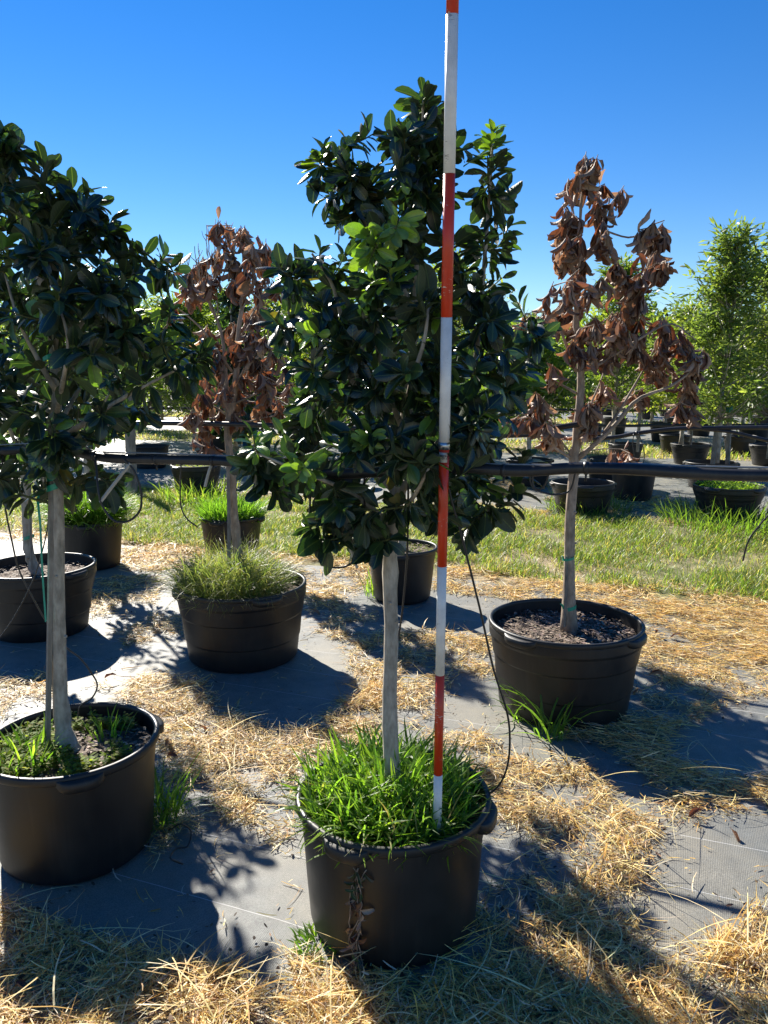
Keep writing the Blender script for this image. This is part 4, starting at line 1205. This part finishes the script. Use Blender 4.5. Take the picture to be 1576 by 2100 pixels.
hose('irrigation_pipe', 'black pipe rising past the withered tree behind its leaves', rowl(5.3, (700, 885), (860, 890), (1000, 895), (1100, 893), (1170, 899), (1250, 898), (1310, 888), (1380, 880), (1450, 878), (1576, 877), (1750, 878)), .0135, 'pipe', n=70, clips=(.4, .6))
hose('irrigation_pipe', 'black branch pipe sloping down from the rising pipe', rowl(5.3, (1440, 880), (1500, 886), (1560, 900), (1680, 925)), .011, 'pipe', n=30)
hose('irrigation_pipe', 'thin black pipe along the third pot row', pl((600, 866, 14.2), (900, 868, 14.0), (1250, 873, 13.8), (1350, 872, 13.6), (1500, 872, 13.2), (1700, 873, 13)), .026, 'pipe', n=40)
hose('irrigation_pipe', 'straight black pipe above the far pots by the stakes', pl((-100, 835, 19), (500, 838, 18.6), (1000, 838, 18), (1250, 842, 17.5), (1500, 841, 17), (1700, 842, 16.5)), .03, 'pipe', n=40)
hose('irrigation_pipe', 'straight black pipe above the far pots, higher of the two', pl((-100, 822, 22), (500, 825, 21.6), (1000, 826, 21), (1250, 829, 20.5), (1500, 830, 20), (1700, 832, 19.5)), .03, 'pipe', n=40)
hose('irrigation_pipe', 'black pipe seen under the staked holly, on the second pot rows', pl((-150, 862, 13), (150, 868, 12.6), (350, 866, 12.2), (480, 872, 12), (640, 876, 11.6)), .028, 'pipe', n=40)
T = .0031
hose('drip_hose', 'long thin black hose hanging from the pole holly and curving into its pot', pl((915, 968, 1.99), (925, 1020, 2.0), (945, 1090, 2.01), (985, 1250, 2.04), (1012, 1370, 2.06), (1040, 1460, 2.09), (1046, 1520, 2.1), (1040, 1575, 2.12), (1020, 1615, 2.13), (985, 1638, 2.14)), T, n=50)
hose('drip_hose', 'thin black hose hanging behind the bare trunk', pl((838, 968, 2.04), (836, 1120, 2.18), (828, 1230, 2.24), (815, 1320, 2.26), (800, 1360, 2.26)), T, n=30)
hose('drip_hose', 'black hose hanging in a wide loop over the skirt of grass', pl((255, 942, 2.33), (275, 965, 2.33), (289, 1005, 2.33), (288, 1045, 2.33), (265, 1068, 2.33), (235, 1068, 2.33), (212, 1040, 2.33), (202, 1005, 2.33), (196, 935, 2.37)), T * 1.15, n=50)
hose('drip_hose', 'black hose slanting down behind the staked trunk and curling into its pot', pl((4, 926, 2.54), (10, 1030, 2.58), (25, 1110, 2.6), (40, 1170, 2.62), (70, 1230, 2.63), (94, 1272, 2.64), (130, 1322, 2.64), (165, 1350, 2.66), (188, 1380, 2.67), (200, 1405, 2.67), (190, 1430, 2.66), (165, 1448, 2.65), (160, 1475, 2.64)), T, n=60)
hose('drip_hose', 'thin hose crossing in front of the wide mulch pot of the forked holly', pl((108, 925, 2.60), (100, 1060, 2.62), (90, 1120, 2.62), (68, 1190, 2.6), (30, 1265, 2.58), (-5, 1315, 2.56)), T * .8, n=30)
hose('drip_hose', 'hose loop with a pale stick hanging under the pole holly', pl((640, 972, 2.12), (636, 1060, 2.1), (648, 1135, 2.1), (680, 1163, 2.1), (720, 1156, 2.1), (742, 1120, 2.1), (748, 1060, 2.08), (748, 970, 2.06)), T, n=50)
hose('drip_hose', 'thin black hose coiling off the pipe beside the withered trunk', pl((1092, 964, 1.90), (1094, 995, 1.9), (1108, 1003, 1.9), (1120, 990, 1.89), (1128, 963, 1.88)), T * .8, n=24)
hose('drip_hose', 'thin black hose sagging to the withered trunk', pl((1085, 966, 1.90), (1092, 998, 1.9), (1115, 1010, 1.9), (1145, 1014, 1.89), (1170, 1004, 1.88), (1182, 962, 1.86)), T * .8, n=24)
hose('drip_hose', 'thin hose lying across the low weeds at the pot edge', [(-1.30, 2.36, .385), (-1.22, 2.38, .372), (-1.13, 2.40, .370), (-1.05, 2.42, .362)], T, n=16)
hose('drip_hose', 'black hose dangling from the pipe before the seedy grass pot', pl((372, 944, 2.27), (370, 1000, 2.27), (372, 1040, 2.27), (385, 1065, 2.27), (405, 1080, 2.27)), T * .75, n=20)
hose('drip_hose', 'hose hanging in a curve from the rising pipe', pl((1310, 888, 4.97), (1318, 912, 4.97), (1322, 935, 4.97), (1318, 950, 4.97), (1305, 958, 4.97)), T, n=20)
hose('drip_hose', 'thin straight hose hanging below the rising pipe', pl((1300, 890, 4.99), (1298, 915, 4.99), (1302, 940, 4.99)), T, n=12)
hose('drip_hose', 'long thin hose arching over the grass strip', pl((1640, 976, 1.72), (1600, 1030, 1.76), (1560, 1075, 1.8), (1535, 1110, 1.82), (1524, 1150, 1.84)), T * .7, n=16)
hose('drip_hose', 'short curled black hose on the mat beside the pot of low weeds', [gnd(352, 1700, .05), gnd(372, 1690, .09), gnd(392, 1705, .05), gnd(385, 1735, .02), gnd(362, 1740, .03), gnd(350, 1760, .06), gnd(375, 1772, .02)], T, n=30)
stake('pale plastic drip stick hanging on the hose loop', at(700, 1078, 2.10), at(733, 1165, 2.09), .0065, 'stick', 'drip_stick', 'stickpale')
stake('long pale plastic stick slanting off the pipe by the grass skirt', at(268, 950, 2.33), at(206, 1030, 2.33), .0085, 'stick', 'drip_stick', 'stickpale')
stake('pale plastic stick hanging over the pot by the wooden post', at(435, 950, 2.24), at(421, 998, 2.24), .007, 'stick', 'drip_stick', 'stickpale')

# ------------------------------------------------------------------ straw
def inpoly(px, py, poly):
    poly = np.asarray(poly, float); x1, y1 = poly[:, 0], poly[:, 1]; x2, y2 = np.roll(x1, -1), np.roll(y1, -1)
    r = np.zeros(len(px), bool)
    for a, b, c, d in zip(x1, y1, x2, y2):
        cr = ((b > py) != (d > py)) & (px < (c - a) * (py - b) / (d - b + 1e-9) + a)
        r ^= cr
    return r
STRAW = [  # (polygon in photo pixels, density, pile height, preferred heading or None)
    ([(-200, 1840), (0, 1850), (120, 1895), (330, 1960), (400, 1990), (480, 1995), (560, 2050), (640, 2040), (700, 2010), (700, 2160), (-300, 2160)], 1.0, .05, None),
    ([(312, 1480), (420, 1440), (560, 1505), (620, 1490), (700, 1440), (790, 1400), (795, 1600), (625, 1580), (622, 1700), (560, 1735), (515, 1700), (440, 1660), (385, 1690), (305, 1760), (300, 1600)], 1.0, .04, None),
    ([(195, 1410), (300, 1388), (405, 1400), (450, 1450), (390, 1500), (318, 1470)], 1.1, .06, None),
    ([(-50, 1395), (100, 1385), (95, 1430), (0, 1470), (-60, 1470)], .8, .03, None),
    ([(270, 1262), (392, 1250), (386, 1300), (300, 1312), (240, 1330)], .6, .03, None),
    ([(640, 1280), (700, 1290), (780, 1302), (900, 1298), (1000, 1306), (1010, 1380), (930, 1388), (880, 1430), (880, 1500), (680, 1500), (735, 1400), (700, 1340)], .85, .04, None),
    ([(830, 1480), (1000, 1500), (1060, 1560), (1190, 1580), (1240, 1620), (1262, 1650), (1330, 1700), (1330, 1800), (1282, 1850), (1390, 1960), (1600, 1930), (1700, 2160), (1010, 2160), (985, 1960), (990, 1830), (1080, 1790), (1060, 1740), (1010, 1690), (1025, 1620), (960, 1560), (840, 1510)], 1.0, .05, None),
    ([(1225, 1228), (1400, 1232), (1640, 1262), (1640, 1400), (1520, 1385), (1380, 1400), (1305, 1362), (1320, 1290)], 1.0, .04, -.5),
    ([(1300, 1400), (1420, 1385), (1560, 1390), (1600, 1420), (1500, 1445), (1420, 1490), (1340, 1480)], .7, .04, None),
    ([(1150, 1502), (1300, 1470), (1420, 1488), (1340, 1550), (1470, 1580), (1640, 1610), (1640, 1670), (1400, 1662), (1330, 1600), (1230, 1545)], 1.0, .06, -.35),
    ([(1330, 1660), (1420, 1640), (1430, 1690), (1340, 1680)], .5, .03, None),
    ([(245, 1125), (430, 1150), (420, 1185), (250, 1165)], .8, .02, None), ([(-60, 1110), (40, 1100), (100, 1130), (-60, 1160)], .8, .02, None),
    ([(540, 1160), (760, 1182), (765, 1212), (640, 1235), (560, 1190)], .8, .02, None),
    ([(895, 1188), (1010, 1198), (1240, 1228), (1240, 1252), (1010, 1232), (895, 1208)], .9, .02, None),
    ([(620, 1225), (700, 1216), (770, 1262), (640, 1300)], .7, .02, None),
    ([(170, 1190), (330, 1180), (330, 1235), (190, 1260)], .5, .02, None),
    ([(590, 1950), (690, 1985), (960, 2010), (1000, 1960), (1010, 2160), (640, 2160)], .75, .04, None),
    ([(1480, 1940), (1600, 1850), (1640, 1990), (1520, 2010)], .9, .05, .9),
    ([(1110, 1020), (1230, 1010), (1420, 1030), (1400, 1050), (1240, 1050)], .7, .02, None),
    ([(290, 1000), (420, 1010), (520, 1035), (300, 1030)], .9, .02, None),
    ([(190, 930), (480, 960), (480, 1000), (360, 960)], .8, .02, None),
    ([(860, 985), (1130, 985), (1130, 1000), (860, 1010)], .6, .02, None),
]
SPAL = [(.76, .56, .20), (.68, .47, .15), (.80, .64, .28), (.58, .36, .10), (.82, .71, .40), (.40, .23, .075), (.70, .54, .22), (.66, .58, .42), (.30, .20, .11)]
rng = np.random.RandomState(2024)
PT, HD, DN, PH = [], [], [], []
N0 = 520000
X = rng.uniform(-3.2, 4.2, N0); Yy = 1.55 + (12.5 - 1.55) * rng.rand(N0) ** 2.2
keepw = rng.rand(N0)
wx = (fnoise(X * 5, Yy * 5, 11) - .5); wy = (fnoise(X * 5, Yy * 5, 15) - .5)
px, py, zc = project(np.stack([X, Yy, np.full(N0, .012)], -1))
sc_ = 120 / zc
pxj, pyj = px + wx * sc_ * 2.2 + rng.normal(size=N0) * sc_ * .22, py + wy * sc_ * 1.0 + rng.normal(size=N0) * sc_ * .09
SP_, SH, SB = [], [], []
fine_ = fnoise(X * 24, Yy * 24, 61)
for poly, dens, pile, hd in STRAW:
    m_ = inpoly(pxj, pyj, poly)
    cl_ = fnoise(X * 7, Yy * 7, 21)
    m_ &= keepw < dens * np.clip((cl_ - .32) * 5.0, .06, 1) * (.45 + .55 * (fine_ > .42))
    i = np.where(m_)[0]
    SP_.append(np.stack([X[i], Yy[i], MATZ + .004 + pile * rng.rand(len(i)) ** 1.6 * np.clip(cl_[i] * 1.9 - .3, .1, 1)], -1))
    base_h = fnoise(X[i] * 2.4, Yy[i] * 2.4, 31) * 12.0 if hd is None else np.full(len(i), hd)
    SH.append(base_h + rng.normal(size=len(i)) * (.85 if hd is None else .35) + np.where(rng.rand(len(i)) < .5, math.pi, 0))
# thin scatter everywhere on the mats
i = np.where((keepw < .006) & (Yy < 6))[0]
SP_.append(np.stack([X[i], Yy[i], np.full(len(i), MATZ + .006)], -1)); SH.append(rng.rand(len(i)) * 6.28)
for t0_, t1_, n_, s0_, s1_ in ((5.75, 6.4, 17000, -7, 5), (9.05, 9.75, 11000, -10, 8)):
    ss, tt = rng.uniform(s0_, s1_, n_), rng.normal((t0_ + t1_) / 2, (t1_ - t0_) / 4, n_)
    kk = fnoise(ss * 3, tt * 3, 77) > .44; ss, tt = ss[kk], tt[kk]; n_ = len(ss)
    xx, yy = row_xy(ss, tt)
    SP_.append(np.stack([xx, yy, MATZ + .004 + .02 * rng.rand(n_)], -1)); SH.append(rng.rand(n_) * 6.28)
SP_ = np.concatenate(SP_); SH = np.concatenate(SH); n = len(SP_)
# keep straws out of the pots
ok = np.ones(n, bool)
for (x, y), r in ((PF, .25), (PL, .25), (PR, .30), (PM, .30), (PB, .30), (PC, .22)):
    ok &= (SP_[:, 0] - x) ** 2 + (SP_[:, 1] - y) ** 2 > r * r
SP_, SH = SP_[ok], SH[ok]; n = len(SP_)
far = np.clip(SP_[:, 1] / 3, 1, 2.4)
Ls = (.022 + .10 * rng.rand(n) ** 2.0) * far ** .5; ws = (.0018 + .0026 * rng.rand(n) ** 2) * far ** .8
V, Q, C = blades(SP_, SH, Ls, ws, 1.57 + .16 * rng.normal(size=n) - .03, .25 * rng.normal(size=n), pick(rng, SPAL, n, .25), 3, .55 * rng.normal(size=n), [.7, 1, .9, .35], rng.normal(size=n) * .5)
V[:, 2] = np.maximum(V[:, 2], MATZ + .004 + .0)
mb = MB(); mb.add(V, Q, None, C)
tag(link('straw', mb.mesh('straw', M['straw'], False)), 'golden dry straw matted over the dark weed mat between the pots', 'straw', kind='stuff')
# short flat chaff under the stalks
n = min(150000, len(SP_)); ii = rng.choice(len(SP_), n, replace=False)
P = SP_[ii].copy(); P[:, 2] = MATZ + .005 + (P[:, 2] - MATZ) * .45; P[:, :2] += rng.normal(size=(n, 2)) * .012
fr_ = np.clip(P[:, 1] / 3, 1, 2.4) ** .8
V, Q, C = blades(P, rng.rand(n) * 6.28, (.008 + .022 * rng.rand(n)) * fr_, (.0026 + .0026 * rng.rand(n)) * fr_, 1.57 + .12 * rng.normal(size=n), np.zeros(n), pick(rng, SPAL, n, .3), 1, None, [1, .7], rng.normal(size=n) * .25)
V[:, 2] = np.maximum(V[:, 2], MATZ + .004)
mb = MB(); mb.add(V, Q, None, C)
tag(link('straw_chaff', mb.mesh('straw_chaff', M['straw'], False)), 'short golden chaff underneath the matted straw', 'straw', kind='stuff')
# long bent stalks on top
n = 230; rg = np.random.RandomState(8)
sel = rg.choice(len(SP_), n * 3, replace=False); sel = sel[SP_[sel, 1] < 3.4][:n]; n = len(sel)
P = SP_[sel].copy(); P[:, 2] += .015 + .03 * rg.rand(n)
V, Q, C = blades(P, rg.rand(n) * 6.28, .16 + .2 * rg.rand(n), .0028 + .0022 * rg.rand(n), 1.40 + .14 * rg.normal(size=n), .35 + .3 * rg.rand(n), pick(rg, SPAL[2:5], n), 6, .5 * rg.normal(size=n), [.9, 1, .9, .7, .5, .2])
V[:, 2] = np.maximum(V[:, 2], MATZ + .005)
mb = MB(); mb.add(V, Q, None, C)
tag(link('straw_stalks', mb.mesh('straw_stalks', M['straw'], False)), 'longer bent straw stalks lying loose over the matted straw', 'straw', kind='stuff')
# dark litter crumbs
n = 5200; X = rg.uniform(-2.6, 3.2, n); Yl = 1.6 + 4.2 * rg.rand(n) ** 1.5
k_ = fnoise(X * 1.7, Yl * 1.7, 44) > .52; X, Yl = X[k_], Yl[k_]; n = len(X)
V, Q, C = blades(np.stack([X, Yl, np.full(n, MATZ + .006)], -1), rg.rand(n) * 6.28, .005 + .012 * rg.rand(n), .003 + .007 * rg.rand(n), 1.5 + .2 * rg.normal(size=n), .3 * rg.normal(size=n), pick(rg, [(.05, .035, .025), (.11, .075, .05), (.2, .13, .07)], n, .3), 2, None, [.6, 1, .5])
mb = MB(); mb.add(V, Q, None, C)
tag(link('leaf_litter', mb.mesh('leaf_litter', M['chip'], False)), 'dark crumbs of soil and leaf litter on the weed mat', 'litter', kind='stuff')

n = 16000; ii = rg.choice(len(SP_), n, replace=False)
P = SP_[ii].copy(); P[:, 2] = MATZ + .005 + .01 * rg.rand(n); P[:, :2] += rg.normal(size=(n, 2)) * .03
V, Q, C = blades(P, rg.rand(n) * 6.28, .006 + .018 * rg.rand(n), .004 + .009 * rg.rand(n), 1.45 + .25 * rg.normal(size=n), .3 * rg.normal(size=n), pick(rg, [(.06, .04, .026), (.12, .08, .05), (.2, .13, .08), (.09, .05, .03)], n, .3), 2, None, [.6, 1, .5])
mb = MB(); mb.add(V, Q, None, C)
tag(link('leaf_litter', mb.mesh('leaf_litter', M['chip'], False)), 'dark brown crumbled litter mixed into the straw patches', 'litter', kind='stuff')
# fallen leaves
rg = np.random.RandomState(71)
for k, (px_, py_) in enumerate([(365, 1552), (340, 1530), (590, 1548), (410, 1490), (1310, 1412), (1345, 1300), (700, 1440), (1440, 1660), (1170, 1695), (640, 1250), (1270, 1920), (1330, 1385), (1500, 1700), (60, 2030), (1480, 1310), (1400, 1300), (690, 1245), (240, 1385)]):
    p = gnd(px_, py_, .045 if k % 2 else .03)
    me = leaf_mesh('dead', k % 7, [0, 1, 2, 1, 3][k % 5], DPAL[[0, 1, 2, 1, 3][k % 5]], M['deadleaf'])
    o = link('fallen_leaf', me, None, [float(v) for v in p]); s_ = .06 + .03 * rg.rand(); o.scale = (s_, s_, s_); o.rotation_euler = (.3 * rg.normal(), .4 * rg.normal(), rg.rand() * 6.28)
    tag(o, 'single curled brown leaf fallen among the straw', 'leaf', 'fallen brown leaves')

# ------------------------------------------------------------------ grass
GPAL = [(.10, .17, .03), (.14, .22, .035), (.075, .125, .025), (.19, .25, .05), (.23, .25, .08)]
DRY = [(.42, .34, .17), (.36, .29, .13), (.30, .27, .11)]
rg = np.random.RandomState(5)
def grass_strip(name, label, s0, s1, t0, t1, n, L, w, seed, dry=.25):
    rg = np.random.RandomState(seed)
    S = rg.uniform(s0, s1, n); T = rg.uniform(t0, t1, n)
    e = (fnoise(S * .9, S * 0 + 2, seed) - .5) * .5
    cl_ = fnoise(S * 2.2, T * 2.2, seed + 3)
    f = (T - t0) / (t1 - t0)
    k_ = (rg.rand(n) < np.clip((cl_ - .28) * 4, .12, 1)) & (f > .05 + e * .3) & (f < .95 + e * .3)
    S, T, cl_ = S[k_], T[k_], cl_[k_]; n = len(S)
    X, Y = row_xy(S, T)
    hh = np.clip(.45 + 1.1 * (fnoise(S * 1.1, T * 1.1, seed + 9) - .2), .35, 1.3)
    c = pick(rg, GPAL, n, .25)
    dm = rg.rand(n) < dry + .9 * np.clip(fnoise(S * .8, T * .8, seed + 20) - .5, 0, 1)
    c[dm] = pick(rg, DRY, int(dm.sum()), .2)
    V, Q, C = blades(np.stack([X, Y, np.full(n, .0)], -1), rg.rand(n) * 6.28, L * hh * (.5 + .8 * rg.rand(n)), w * (.6 + .8 * rg.rand(n)), .15 + .5 * rg.rand(n), .4 + 1.1 * rg.rand(n), c, 3, .5 * rg.normal(size=n))
    mb = MB(); mb.add(V, Q, None, C)
    tag(link(name, mb.mesh(name, M['grass'], False)), label, 'grass', kind='stuff')
grass_strip('grass', 'strip of rough green and yellow grass between the first and second weed mats', -9.5, 6.5, 6.05, 9.45, 250000, .14, .0048, 3, .20)
grass_strip('grass', 'thin strip of grass beyond the second weed mat', -24, 16, 16.6, 20.3, 42000, .17, .014, 4, .4)
grass_strip('grass', 'farthest strip of grass, between the far pot rows', -40, 25, 27.4, 31.2, 26000, .2, .028, 6, .45)

def weed_patch(name, label, cx, cy, z, R, n, L, w, th0, th1, pal, seed, inner=0.0, spread=.9, rise=0.0):
    rg = np.random.RandomState(seed)
    a = rg.rand(n) * 6.28; r = R * np.sqrt(inner + (1 - inner) * rg.rand(n))
    X, Y = cx + r * np.cos(a), cy + r * np.sin(a)
    out = a + rg.normal(size=n) * spread; zz = z + rise * rg.rand(n) ** 1.3 * (1 - .5 * (r / R) ** 2)
    V, Q, C = blades(np.stack([X, Y, zz], -1), out, L[0] + (L[1] - L[0]) * rg.rand(n), w[0] + (w[1] - w[0]) * rg.rand(n),
                     th0[0] + (th0[1] - th0[0]) * rg.rand(n) * (.3 + .7 * r / R), th1[0] + (th1[1] - th1[0]) * rg.rand(n), pick(rg, pal, n, .25), 5, .6 * rg.normal(size=n), [.6, 1, 1, .85, .5, .06], .4 * rg.normal(size=n))
    mb = MB(); mb.add(V, Q, None, C)
    return tag(link(name, mb.mesh(name, M['grass'], False)), label, 'weeds', kind='stuff')
LUSH = [(.10, .19, .025), (.14, .25, .032), (.07, .14, .022), (.20, .31, .045)]
weed_patch('grass_tuft', 'tall lush grass filling the pot of the striped pole', PF[0] - .015, PF[1] + .015, .345, .25, 2500, (.05, .17), (.0040, .0095), (.1, 1.15), (.1, 1.5), LUSH, 1, spread=1.7, rise=.11)
weed_patch('grass_tuft', 'yellowed and dry blades mixed into the lush grass of the pole pot', PF[0] - .01, PF[1] + .01, .345, .25, 170, (.06, .18), (.003, .007), (.2, 1.3), (.2, 1.6), DRY + [(.30, .33, .10), (.24, .30, .07)], 21, spread=1.8, rise=.10)
weed_patch('grass_tuft', 'thin seed stems standing up out of the seedy grass', PM[0] - .05, PM[1], .45, .24, 60, (.14, .30), (.0022, .0034), (.0, .35), (.1, .6), [(.26, .26, .12), (.20, .23, .09)], 22, spread=1.6)
weed_patch('grass_tuft', 'fine grey green seedy grass spilling over the wide pot', PM[0] - .06, PM[1] - .02, .375, .31, 5200, (.08, .28), (.0018, .0036), (.1, 1.0), (.6, 1.8), [(.13, .17, .065), (.10, .15, .05), (.20, .22, .10), (.16, .20, .06), (.28, .26, .14)], 2, spread=1.3, rise=.20)
weed_patch('grass_tuft', 'thick skirt of tall grass over the pot near the hose loop', P2[0], P2[1], .37, .27, 3200, (.16, .38), (.005, .009), (.1, .9), (.4, 1.8), LUSH[:3], 3, spread=1.3, rise=.14)
weed_patch('grass_tuft', 'bright weeds topping the pot behind the seedy grass', P3[0], P3[1], .35, .26, 1300, (.12, .30), (.006, .012), (.0, .8), (.2, 1.2), [(.12, .24, .03), (.16, .28, .035), (.09, .18, .03)], 4)
weed_patch('grass_tuft', 'few upright grass blades among the low weeds of the staked pot', PL[0] - .14, PL[1] - .10, .345, .09, 90, (.08, .20), (.005, .009), (.1, .9), (.2, 1.2), LUSH, 5)
weed_patch('grass_tuft', 'small grass tuft at the back of the staked pot', PL[0] + .10, PL[1] + .10, .345, .05, 26, (.08, .16), (.004, .007), (.0, .6), (.2, .8), LUSH, 6)
p = gnd(322, 1690); weed_patch('grass_tuft', 'green grass tuft at the foot of the staked pot', p[0] + .01, p[1] + .02, .012, .085, 150, (.08, .34), (.0035, .007), (.0, 1.1), (.4, 1.7), LUSH, 7, spread=1.5)
p = gnd(1075, 1480); weed_patch('grass_tuft', 'green weed tuft at the foot of the mulch pot', p[0] + .0, p[1] - .02, .012, .07, 30, (.14, .32), (.005, .010), (.2, 1.1), (.4, 1.6), LUSH, 8, spread=1.6)
p = gnd(1130, 1515); weed_patch('grass_tuft', 'tall broad weed standing before the mulch pot', p[0] + .0, p[1] - .02, .012, .06, 30, (.14, .40), (.006, .011), (.05, 1.0), (.4, 1.7), LUSH, 9, spread=1.6)
p = gnd(768, 1225); weed_patch('grass_tuft', 'little grass tuft beside the pot behind the bare trunk', p[0], p[1], .012, .08, 60, (.1, .25), (.004, .008), (.0, .6), (.2, 1), LUSH, 10)
p = gnd(655, 1945); weed_patch('grass_tuft', 'low green sprouts at the foot of the pole pot', p[0], p[1] + .0, .012, .07, 120, (.02, .06), (.004, .008), (.2, .9), (.4, 1.4), LUSH, 12)
p = gnd(840, 2010); weed_patch('grass_tuft', 'dry pale stems bent out from under the pole pot', p[0] + .02, p[1] + .04, .014, .10, 60, (.12, .30), (.0022, .0042), (.9, 1.4), (.2, .6), SPAL[2:5], 13)
p = gnd(1205, 1050); weed_patch('grass_tuft', 'grass growing up round the empty pot', p[0], p[1] - .1, .0, .5, 400, (.12, .35), (.006, .011), (.0, .6), (.4, 1.4), GPAL, 14)
p = gnd(1490, 1075); weed_patch('grass_tuft', 'dark grass growing up round the clover pot', p[0], p[1] - .15, .0, .75, 700, (.15, .4), (.007, .012), (.0, .6), (.4, 1.4), GPAL[:3], 15)
p = gnd(420, 1020); weed_patch('grass_tuft', 'grass growing up before the pot by the wooden post', p[0], p[1] - .3, .0, .6, 500, (.15, .4), (.008, .014), (.0, .6), (.4, 1.4), GPAL, 16)

# small round leaved ground weeds in pots
def clover(label, cx, cy, z, R, n, size, pal, seed, hmax=.04, cut=None):
    rg = np.random.RandomState(seed)
    a = rg.rand(n) * 6.28; r = R * np.sqrt(rg.rand(n))
    X, Y = cx + r * np.cos(a), cy + r * np.sin(a)
    if cut is not None:
        k_ = fnoise(X * 9, Y * 9, seed) + cut(X - cx, Y - cy) > .5; X, Y = X[k_], Y[k_]; n = len(X)
    V, Q, C = blades(np.stack([X, Y, z + hmax * rg.rand(n) ** 1.5], -1), rg.rand(n) * 6.28, size * (.6 + .8 * rg.rand(n)), size * (.5 + .5 * rg.rand(n)), 1.0 + .6 * rg.rand(n), .4 * rg.normal(size=n), pick(rg, pal, n, .25), 2, None, [.3, 1, .3])
    mb = MB(); mb.add(V, Q, None, C)
    tag(link('weeds', mb.mesh('weeds', M['clover'], False)), label, 'weeds', kind='stuff')
CP_ = [(.14, .20, .035), (.19, .25, .045), (.10, .15, .035), (.22, .22, .08)]
clover('low mossy green weeds covering the soil of the staked pot', PL[0], PL[1], .352, .262, 9000, .017, CP_, 1, .055, lambda x, y: .04 - x * .9)
clover('thin film of moss-like weeds on the pot behind the bare trunk', PC[0], PC[1], .362, .235, 1800, .014, CP_, 2, .03)
clover('bright green clover heaped in the wide pot by the grass strip', FARP[1][0], FARP[1][1], .315, .36, 2600, .035, [(.16, .26, .03), (.12, .21, .03), (.20, .30, .04)], 3, .10)
clover('small weeds in the pot by the wooden post', P4[0], P4[1], .36, .28, 500, .04, CP_, 4, .06)
clover('leafy weeds among the grass of the pot behind the seedy one', P3[0] + .12, P3[1], .36, .2, 700, .022, [(.12, .22, .03), (.16, .26, .035)], 5, .10)

# climbing withered vine on the pole pot
vr = tag(empty('withered_vine', (PF[0] - .13, PF[1] - .21, MATZ)), 'withered vine trailing down the wall of the pole pot', 'vine')
rg = np.random.RandomState(14); vb = MB(); lvs = Leaves()
def potwall(px, zz):
    f = (zz - MATZ) / .407; r = .254 + (.2775 - .254) * f + .008
    X = (px - 788) / F * 2.0 - PF[0]; X = np.clip(X, -r * .9, r * .9)
    return np.array([PF[0] + X, PF[1] - math.sqrt(r * r - X * X), zz])
for s_ in range(4):
    path = [potwall(738 + 8 * rg.normal(), .345), potwall(728 + 7 * rg.normal(), .27), potwall(736 + 7 * rg.normal(), .19), potwall(729 + 7 * rg.normal(), .10), potwall(740 + 10 * rg.normal(), .02)]
    q = smooth_path(path, 22) + rg.normal(size=(22, 3)) * .0015; tube(vb, q, np.full(22, .0016), 5)
    for j in range(1, 22, 2):
        d = rnd_unit(rg); d[1] = -abs(d[1]) * .5; d[2] -= .4
        live = q[j][2] > .27 or q[j][2] < .05
        lvs.add(q[j], d, np.array([rg.normal() * .5, -1, .5 * rg.normal()]), .022 + .022 * rg.rand(), 6 if live else rg.randint(5), rg.randint(7))
link('stem', vb.mesh('stem', M['deadbark'], True, np.array(vr.location)), vr)
lvs.build(vr, 'dead', M['deadleaf'], DPAL + [(.05, .085, .025)], 44)
